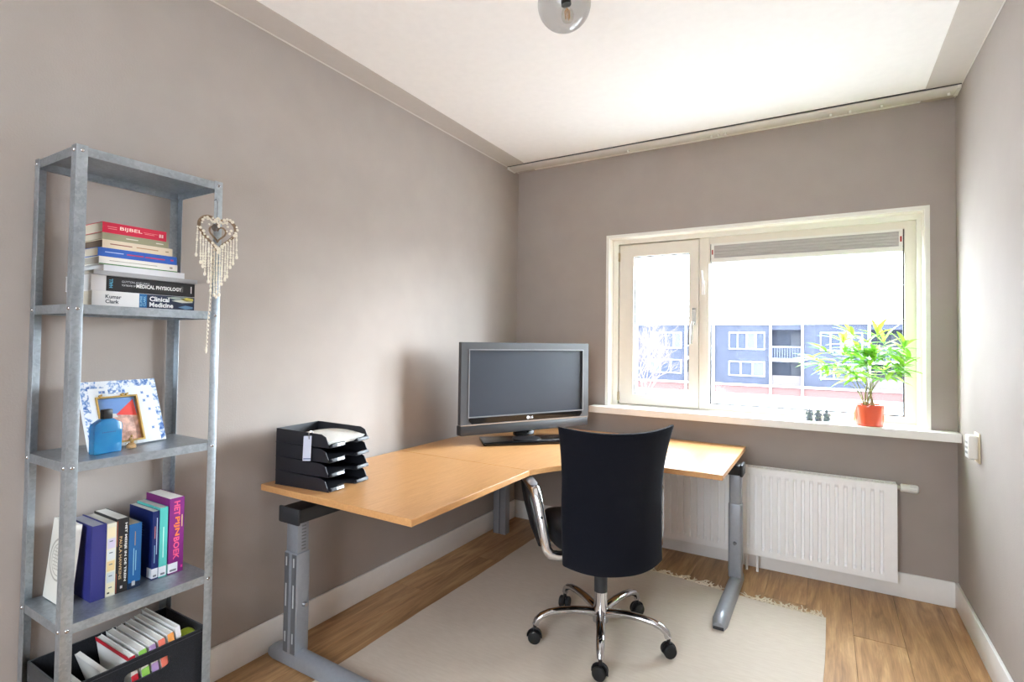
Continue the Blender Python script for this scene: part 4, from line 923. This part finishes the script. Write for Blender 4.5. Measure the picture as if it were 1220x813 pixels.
for yc, cc, lab, h, t in files:
    r = thing('booklet', lab, 'booklet', (0.268, yc + 0.034, bzf + 0.0018), (R(9), 0, 0), BG)
    hh = h - 0.004; d = 0.208
    m = MB()
    for s0, s1 in ((-t / 2, -t / 2 + 0.0012), (t / 2 - 0.0012, t / 2)): m.box(-d, 0, s0, s1, 0, hh)
    m.build('cover', C(232, 232, 230), r, smooth=False)
    if cc[0] == 190: MB().box(-d, 0, -t / 2 - 0.0012, -t / 2 - 0.0001, hh - 0.012, hh + 0.001).build('red_edge', C(*cc), r, smooth=False)
    MB().box(-d + 0.001, -0.002, -t / 2 + 0.0013, t / 2 - 0.0013, 0.0005, hh - 0.002).build('page_block', 'paper', r, smooth=False)
    for zz in ((hh - 0.034, hh - 0.002), (hh - 0.094, hh - 0.060)):
        if cc[0] in (236, 242) and zz[0] < hh - 0.05: continue
        o = MB().box(-0.0018, 0.0008, -t / 2 - 0.0005, t / 2 + 0.0005, zz[0], zz[1]).build('colour_label', C(*cc), r, smooth=False)
for i, (yc, lab, h, tilt, cc) in enumerate(((-2.752, 'loose white booklet leaning low at the left of the felt basket', 0.200, 30, (226, 222, 212)), (-2.724, 'brown covered booklet leaning low in the felt basket', 0.222, 26, (120, 88, 60)), (-2.698, 'white booklet behind the red one in the felt basket', 0.238, 18, (224, 222, 218)))):
    t = 0.014; d = 0.20
    r = thing('booklet', lab, 'booklet', (0.262, yc + (0.045, 0.045, 0.038)[i], bzf + 0.005), (R(tilt), 0, 0), BG)
    MB().box(-d, 0, -t / 2, -t / 2 + 0.0012, 0, h).build('cover', C(*cc), r, smooth=False)
    MB().box(-d + 0.001, -0.001, -t / 2 + 0.0013, t / 2, 0.0005, h - 0.001).build('page_block', 'paper', r, smooth=False)
tb = thing('tennis_ball', 'yellow green ball in the right corner of the felt basket', 'ball', (0.225, -2.5015, 0.333))
m = MB(); m.ball((0, 0, 0), 0.0295, 20, 14); o = m.build('felt_shell', 'tennis', tb)
m = MB(); m.tube([(0.0297 * math.cos(a) * math.cos(0.55 * math.sin(2 * a)), 0.0297 * math.sin(a) * math.cos(0.55 * math.sin(2 * a)), 0.0297 * math.sin(0.55 * math.sin(2 * a))) for a in [2 * math.pi * k / 40 for k in range(40)]], 0.0009, 5, closed=True); m.build('seam', C(220, 226, 180), tb)

# ---------------------------------------------------------------- heart ornament on the post
HX = 0.300
hc = thing('heart_ornament', 'wicker heart with cream bead strings hung on the shelving post', 'ornament', (HX, -2.480, 1.655))
MB().tube([(-0.0095, -0.004, 0.105), (0.0, -0.004, 0.108), (0.003, -0.002, 0.10), (0.001, 0.0, 0.075), (0.0, 0.0, 0.047)], 0.0014, 6).build('hook', 'silverdk', hc)
def heart(t, sc): return (sc * 16 * math.sin(t) ** 3, sc * (13 * math.cos(t) - 5 * math.cos(2 * t) - 2 * math.cos(3 * t) - math.cos(4 * t)))
rn = random.Random(3)
def hring(sc, r, oz, name, mat, n=56, wr=0.0):
    pts = []
    for k in range(n):
        a, b = heart(2 * math.pi * k / n, sc); pts.append((0.006 + wr * math.sin(9 * k), a, b + oz))
    return MB().tube(pts, r, 7, closed=True).build(name, mat, hc)
hr = hring(0.0039, 0.0036, 0.0, 'wicker_ring', 'wicker', wr=0.0008); hring(0.0036, 0.0022, 0.0, 'wicker_ring', 'wicker', wr=0.001); hring(0.0017, 0.0028, -0.004, 'inner_heart', 'wicker', wr=0.0008)
bead = MB().ball((0, 0, 0), 0.0054, 8, 6).mesh('bead', 'cream')
for k in range(46):
    t = 2 * math.pi * k / 46 + 0.05; a, b = heart(t, 0.0039 + rn.uniform(-0.0005, 0.0001)); s_ = rn.uniform(0.6, 1.1)
    if k % 5 != 4: place('bead', bead, hc, (0.011, a, b), (rn.random(), rn.random(), 0), (s_, s_, s_))
for k in range(12):
    a, b = rn.uniform(-0.035, 0.045), rn.uniform(-0.01, 0.04); s_ = rn.uniform(0.5, 0.9); place('bead', bead, hc, (0.008, a, b), (0, 0, 0), (s_, s_, s_))
m = MB(); m.ball((0.010, -0.012, 0.012), 0.010, 10, 8, (0.4, 1, 1.2)); m.build('dark_charm', C(84, 76, 70, metal=0.5), hc)
MB().tube([(0.004, 0.002, 0.047), (0.004, -0.016, 0.030), (0.004, -0.032, 0.045)], 0.0035, 6).build('ribbon', 'cream', hc)
MB().tube([(0.004, 0.002, 0.047), (0.004, 0.016, 0.030), (0.004, 0.034, 0.040)], 0.0035, 6).build('ribbon', 'cream', hc)
strb = MB().ball((0, 0, 0), 0.0036, 7, 5)
for i in range(15):
    a = -0.064 + i * (0.128 / 14); zt = -0.060 + abs(a) / 0.064 * 0.070; L = 0.165 - abs(a + 0.004) * 1.25 + rn.uniform(-0.012, 0.008)
    L = max(L, 0.055); m = MB(); sw = rn.uniform(-0.003, 0.003)
    m.tube([(0.006, a, zt), (0.006, a + sw, zt - L)], 0.0008, 5); zz = 0.004
    while zz < L:
        r0 = rn.choice((0.0022, 0.0026, 0.0034)); m.ball((0.006, a + sw * zz / L, zt - zz), r0, 7, 5, (1, 1, rn.choice((1, 1.6)))); zz += r0 * 2 + 0.0018
    m.ball((0.006, a + sw, zt - L), 0.0046, 8, 6, (1, 1, 1.4)); m.build('bead_string', 'cream', hc)
m = MB(); m.tube([(0.002, -0.006, -0.05), (-0.002, -0.012, -0.18), (-0.004, -0.020, -0.30), (-0.004, -0.022, -0.395)], 0.001, 5); zz = 0.0
while zz < 0.33:
    t = zz / 0.345; m.ball((0.001 - 0.005 * t, -0.008 - 0.014 * t, -0.06 - zz), 0.0030, 7, 5, (1, 1, 1.5)); zz += 0.013
m.ball((-0.003, -0.022, -0.385), 0.004, 7, 6, (0.7, 1, 3)); m.build('long_bead_string', 'cream', hc)

# ================================================================ POTTED PLANT
PP = Vector((2.216, -0.012, 0.8853))
pp = thing('potted_palm', 'bushy bright green parlour palm in an orange pot on the sill', 'plant', tuple(PP))
MB().lathe([(0.060, 0.0), (0.066, 0.003), (0.068, 0.02), (0.0695, 0.095), (0.0715, 0.110), (0.070, 0.1135), (0.066, 0.1135), (0.065, 0.105), (0.064, 0.09)], 40, caps=False).build('pot', 'orange', pp)
m = MB(); m.lathe([(0.0, 0.0005), (0.0605, 0.0005)], 40, caps=False); m.build('pot_base', 'orange', pp)
m = MB(); m.lathe([(0.0645, 0.098), (0.04, 0.103), (0.0, 0.106)], 28, caps=False); m.build('soil', 'soil', pp)
def leafmesh(L, Wd, droop):
    m = MB(); n = 6; vs = []
    for i in range(n + 1):
        t = i / n; wv = Wd * math.sin(math.pi * min(1, t * 0.9 + 0.06)) ** 0.8 if i < n else 0.0006
        y = L * t; zz = -droop * L * t * t
        vs += [(-wv, y, zz + wv * 0.35), (0, y, zz), (wv, y, zz + wv * 0.35)]
    m.add(vs, [(i * 3 + k, i * 3 + k + 1, (i + 1) * 3 + k + 1, (i + 1) * 3 + k) for i in range(n) for k in (0, 1)]); return m.mesh('leaf', 'leaf')
leaves = [leafmesh(0.105, 0.0110, 0.25), leafmesh(0.125, 0.0120, 0.35), leafmesh(0.090, 0.0100, 0.15)]
rn = random.Random(21); nleaf = 0
tips = [(-0.225, -0.10, 0.34), (-0.175, -0.02, 0.30), (-0.165, -0.16, 0.37), (-0.10, -0.04, 0.41), (-0.05, -0.14, 0.44), (-0.02, -0.03, 0.36), (0.035, -0.10, 0.45), (0.065, -0.02, 0.40), (0.115, -0.09, 0.39), (0.145, -0.03, 0.34), (0.10, -0.17, 0.30), (-0.09, -0.20, 0.28), (0.0, -0.18, 0.26), (-0.14, -0.06, 0.22)]
for si, (ax, ay, az) in enumerate(tips):
    b0 = Vector((rn.uniform(-0.03, 0.03), rn.uniform(-0.03, 0.02), 0.10)); T = Vector((ax, ay, az)); c_ = b0 + Vector((ax * 0.2, ay * 0.2, az * 0.55))
    P = [b0 * (1 - t) ** 2 + c_ * 2 * t * (1 - t) + T * t * t for t in [i / 8 for i in range(9)]]
    MB().tube(P, [0.0028 - 0.0018 * i / 8 for i in range(9)], 6).build('stem', 'stem', pp)
    for fi, t in enumerate((1.0, 0.86, 0.72, 0.60)):
        if nleaf > 282: break
        k = min(7, int(t * 8)); base = P[k].lerp(P[k + 1], t * 8 - k) if k < 8 and t < 1 else P[8]
        tang = (P[8] - P[5]).normalized()
        az_ = rn.uniform(0, 6.28)
        side = Vector((math.cos(az_), math.sin(az_) * 0.7, rn.uniform(-0.05, 0.4)))
        fd = (tang * (0.9 if t == 1 else 0.35) + side * (0.35 if t == 1 else 0.8)).normalized()
        rl = rn.uniform(0.04, 0.07); R0 = base; R1 = base + fd * rl
        if PP.y + R1.y > 0.06: fd.y = -abs(fd.y); R1 = base + fd * rl
        MB().tube([R0, (R0 + R1) / 2 + Vector((0, 0, 0.004)), R1], 0.0010, 5).build('frond_stalk', 'stem', pp)
        nrm = fd.cross(Vector((0, 0, 1))); nrm = nrm.normalized() if nrm.length > 0.05 else Vector((1, 0, 0))
        for j in range(6):
            if nleaf > 290: break
            a = (-1.15, -0.7, -0.25, 0.25, 0.7, 1.15)[j] + rn.uniform(-0.15, 0.15)
            d = (fd * math.cos(a) + nrm * math.sin(a) + Vector((0, 0, rn.uniform(-0.25, 0.15)))).normalized()
            o0 = R0.lerp(R1, 0.45 + 0.55 * (1 - abs(a) / 1.3)); me = leaves[rn.randrange(3)]; Ls = 0.125
            if PP.x + o0.x + d.x * Ls > 2.43: d.x = -abs(d.x) * 0.3; d.normalize()
            if PP.y + o0.y + d.y * Ls > 0.06: d.y = -abs(d.y) * 0.6; d.normalize()
            if PP.z + o0.z + d.z * Ls < 0.93: d.z = abs(d.z)
            xax = d.cross(Vector((0, 0, 1))); xax = xax.normalized() if xax.length > 0.05 else Vector((1, 0, 0)); zax = xax.cross(d)
            mt = Matrix(((xax.x, d.x, zax.x), (xax.y, d.y, zax.y), (xax.z, d.z, zax.z)))
            place('leaf', me, pp, tuple(o0), mt.to_euler()); nleaf += 1

# ================================================================ FIGURINES
def figurine(loc, rz_, lab, kind):
    f = thing('figurine', lab, 'figurine', loc, (0, 0, rz_), 'three dark stone figurines on the sill')
    m = MB(); m.lathe([(0.0175, 0.0), (0.0180, 0.006), (0.0165, 0.010)], 16); m.build('plinth', 'stone', f)
    m = MB(); m.lathe([(0.0150, 0.009), (0.0155, 0.016), (0.0130, 0.028), (0.0120, 0.036), (0.0100, 0.044), (0.0055, 0.049)], 16)
    m.ball((0.009, -0.010, 0.016), 0.0085, 10, 7, (1, 1.1, 0.8)); m.ball((-0.009, -0.010, 0.016), 0.0085, 10, 7, (1, 1.1, 0.8)); m.build('body', 'stone', f)
    m = MB(); m.ball((0, -0.001, 0.056), 0.0098, 12, 9, (0.95, 1, 1.05)); m.ball((0, 0.001, 0.0655), 0.0042, 8, 6); m.ball((0.0095, 0, 0.055), 0.003, 6, 5); m.ball((-0.0095, 0, 0.055), 0.003, 6, 5); m.build('head', 'stone', f)
    hz, hy, hx = {'low': (0.026, -0.014, 0.006), 'mouth': (0.052, -0.0115, 0.003), 'ears': (0.056, -0.004, 0.0105)}[kind]
    for s_ in (-1, 1): MB().tube([(s_ * 0.011, 0.0, 0.042), (s_ * 0.0175, -0.005, 0.033), (s_ * (hx + 0.004), hy + 0.001, (hz + 0.033) / 2 if kind == 'low' else 0.044), (s_ * hx, hy, hz)], [0.0042, 0.0038, 0.0034, 0.0036], 8).build('arm', 'stone', f)
figurine((1.936, 0.000, 0.8853), R(-12), 'small dark stone seated figurine, leftmost of the three on the sill', 'ears')
figurine((1.979, 0.012, 0.8853), R(-5), 'small dark stone seated figurine, middle of the three on the sill', 'mouth')
figurine((2.020, 0.022, 0.8853), R(8), 'small dark stone seated figurine nearest the orange pot', 'low')

# ================================================================ CEILING LAMP
LC = Vector((1.251, -1.860, 2.46))
cl = thing('ceiling_lamp', 'smoked glass globe ceiling lamp with a filament bulb', 'ceiling lamp', (LC.x, LC.y, H_))
MB().lathe([(0.045, -0.001), (0.045, -0.018), (0.030, -0.024), (0.014, -0.026), (0.014, -0.060), (0.030, -0.064), (0.030, -0.074)], 32).build('ceiling_mount', C(214, 212, 208, rough=0.3), cl)
m = MB(); pr = []
for i in range(25):
    a = math.pi * (0.12 + 0.88 * i / 24); pr.append((max(0.0002, 0.090 * math.sin(a)), -0.14 + 0.088 * math.cos(a)))
m.lathe(pr, 40, caps=False); m.build('glass_globe', 'smoke', cl)
MB().tube([(0, 0, -0.072), (0.002, 0.001, -0.105), (0.006, 0.004, -0.142)], [0.006, 0.017, 0.017], 18).build('lamp_socket', 'dkgrey', cl)
m = MB(); bd = Vector((0.10, 0.06, -1)).normalized(); b0 = Vector((0.006, 0.004, -0.141)); prb = [(0.010, 0), (0.012, 0.010), (0.019, 0.026), (0.022, 0.040), (0.019, 0.052), (0.011, 0.060), (0.002, 0.063)]
m.tube([b0 + bd * z_ for r_, z_ in prb], [r_ for r_, z_ in prb], 18); bu = m.build('bulb', 'clear', cl)
for k in range(4):
    a = k * math.pi / 2; MB().tube([b0 + bd * 0.012, b0 + bd * 0.024 + Vector((0.009 * math.cos(a), 0.009 * math.sin(a), 0)), b0 + bd * 0.050 + Vector((0.007 * math.cos(a), 0.007 * math.sin(a), 0))], 0.0014, 6).build('filament', 'bulbglass_fil', bu)

# ================================================================ OUTSIDE
GZ = -3.15
struct(B(-160, 160, -160, 160, GZ - 0.3, GZ).build('ground', M('pale_paving', (190, 190, 190), 0.9, var=0.08, nscale=0.6)), 'pale paved ground outside')
ab = thing('apartment_building', 'dark brick apartment building with white balconies seen through the window', 'building', (0, 50, GZ))
dkb = M('dark_facade_brick', (48, 51, 61), 0.9, var=0.1, nscale=1.5, spec=0.0); wpn = M('far_white_trim', (150, 152, 158), 0.9, spec=0.0); gls = M('far_window_glass', (46, 50, 60), 0.9, spec=0.0); cur = M('far_curtain', (64, 66, 72), 0.9, spec=0.0)
Y0 = 50.0; PER = 7.45
def E_(m, name, mat, par=ab, **k): return m.build(name, mat, par, world=True, smooth=False, **k)
pane_c = {}
def fwin(x0, x1, z0, z1, nb):
    m = MB(); ring(m, x0, x1, z0, z1, x0 + 0.09, x1 - 0.09, z0 + 0.09, z1 - 0.09, Y0 - 0.08, Y0 + 0.05)
    st = (x1 - x0) / nb
    for i in range(1, nb): m.box(x0 + i * st - 0.05, x0 + i * st + 0.05, Y0 - 0.08, Y0 + 0.05, z0 + 0.09, z1 - 0.09)
    w_ = E_(m, 'window', wpn)
    for i in range(nb):
        E_(B(x0 + i * st + 0.05, x0 + (i + 1) * st - 0.05, Y0 - 0.015, Y0 - 0.005, z0 + 0.08, z1 - 0.08), 'pane', (gls, cur)[(i * 7 + int(x0 * 3)) % 3 == 0], w_)
for kx in range(-4, 5):
    bx = -2.30 + kx * PER       # balcony bay [bx, bx+2.55], brick panel [bx+2.55, bx+PER]
    if bx > 30 or bx < -34: continue
    pa, pb_ = bx + 2.55, bx + PER
    E_(B(pa, pb_, Y0, Y0 + 6, -2.25, 3.22), 'brick_panel', dkb)
    fwin(pa + 1.35, pb_ - 0.45, 0.93, 2.54, 4); fwin(pa + 1.35, pb_ - 0.45, -1.53, -0.16, 3)
    E_(B(bx, bx + 2.55, Y0 + 1.3, Y0 + 6, -2.25, 3.22), 'balcony_back_wall', dkb)
    for zz, (w0, w1) in ((0.15, (0.45, 2.45)), (-2.25, (-1.95, -0.1))):
        for q in range(2): E_(B(bx + 0.75 + q * 0.85, bx + 1.5 + q * 0.85, Y0 + 1.22, Y0 + 1.3, w0, w1), 'balcony_window', (gls, cur)[q])
    E_(B(bx, bx + 2.55, Y0 - 0.15, Y0 + 1.3, -0.10, 0.18), 'balcony_slab', wpn)
    E_(B(bx, bx + 2.55, Y0, Y0 + 1.3, 2.75, 3.22), 'balcony_roof', dkb)
    rl = E_(B(bx + 0.05, bx + 2.5, Y0 - 0.12, Y0 - 0.06, 1.18, 1.26), 'balcony_rail', wpn)
    for q in range(12): E_(B(bx + 0.08 + q * 0.205, bx + 0.20 + q * 0.205, Y0 - 0.11, Y0 - 0.07, 0.18, 1.18), 'baluster', M('far_baluster', (56, 60, 72), 0.9, spec=0.0), rl)
    E_(B(bx + 0.05, bx + 2.5, Y0 - 0.12, Y0 - 0.04, -2.25, -1.35), 'balcony_parapet', M('far_parapet', (70, 66, 66), 0.9, spec=0.0))
    for px_ in (bx, bx + 2.55): E_(B(px_ - 0.09, px_ + 0.09, Y0 - 0.25, Y0 + 0.05, GZ, 3.30), 'pier', wpn)
    E_(B(bx, bx + PER, Y0 - 0.2, Y0 + 6, -2.42, -2.25), 'floor_slab', wpn); E_(B(bx, bx + PER, Y0 - 0.05, Y0 + 6, GZ, -2.42), 'brick_plinth', M('far_red_brick', (82, 62, 60), 0.9, spec=0.0))
    E_(B(bx, bx + PER, Y0 - 0.1, Y0 + 6, 3.22, 3.32), 'roof_edge', wpn)
    E_(B(bx + PER - 1.2, bx + PER - 0.2, Y0 + 1.2, Y0 + 2.2, 3.32, 3.62), 'roof_vent', C(196, 190, 186))
ph = thing('roof_frame', 'thin pale metal frame standing on the far roof left of the casement handle', 'frame', (-13.1, 52, 3.32))
m = MB()
for a, b in (((-14.8, 52, 3.32), (-14.8, 52, 4.75)), ((-11.2, 52, 3.32), (-11.2, 52, 4.7)), ((-14.8, 52, 4.75), (-11.2, 52, 4.7)), ((-14.8, 54, 3.32), (-14.8, 54, 4.75)), ((-11.2, 54, 3.32), (-11.2, 54, 4.7)), ((-14.8, 54, 4.75), (-11.2, 54, 4.7)), ((-14.8, 52, 4.75), (-14.8, 54, 4.75)), ((-11.2, 52, 4.7), (-11.2, 54, 4.7))):
    m.tube([a, b], 0.07, 6)
m.build('bars', C(200, 202, 208), ph, world=True)
# bare trees
def bare_tree(loc, lab, h, seed, spread, depth=6, r0=0.10):
    t = thing('bare_tree', lab, 'tree', loc); rn = random.Random(seed); tr = MB(); br = MB()
    def grow(p, d, L, r, lev):
        pts = [p]; q = p; dd = d
        for i in range(3):
            dd = (dd + Vector((rn.uniform(-1, 1), rn.uniform(-1, 1), rn.uniform(-0.4, 0.6))) * 0.22).normalized(); q = q + dd * L / 3; pts.append(q)
        (tr if lev < 2 else br).tube(pts, [r, r * 0.88, r * 0.76, r * 0.62], 5 if lev < 3 else 3)
        if lev >= depth: return
        for k in range(3 if lev > 0 else 5):
            nd = (dd + Vector((rn.uniform(-1, 1), rn.uniform(-1, 1), rn.uniform(-0.25, 0.8))) * spread).normalized()
            grow(pts[rn.choice((2, 3, 3))], nd, L * rn.uniform(0.62, 0.86), r * 0.58, lev + 1)
    grow(Vector((0, 0, 0)), Vector((0, 0, 1)), h * 0.27, r0, 0)
    tm = M('pale_bark', (92, 82, 80), 0.9, var=0.1, nscale=5, spec=0.0)
    tr.build('trunk', tm, t); o = br.build('branches', tm, t); o['kind'] = 'stuff'
bare_tree((-4.9, 22.0, GZ), 'bare pale tree in front of the far building seen through the casement', 6.6, 4, 0.95, 6, 0.075)
bare_tree((-3.6, 28.5, GZ), 'small bare shrub at the lower left of the large pane', 3.2, 9, 1.0, 5, 0.06)
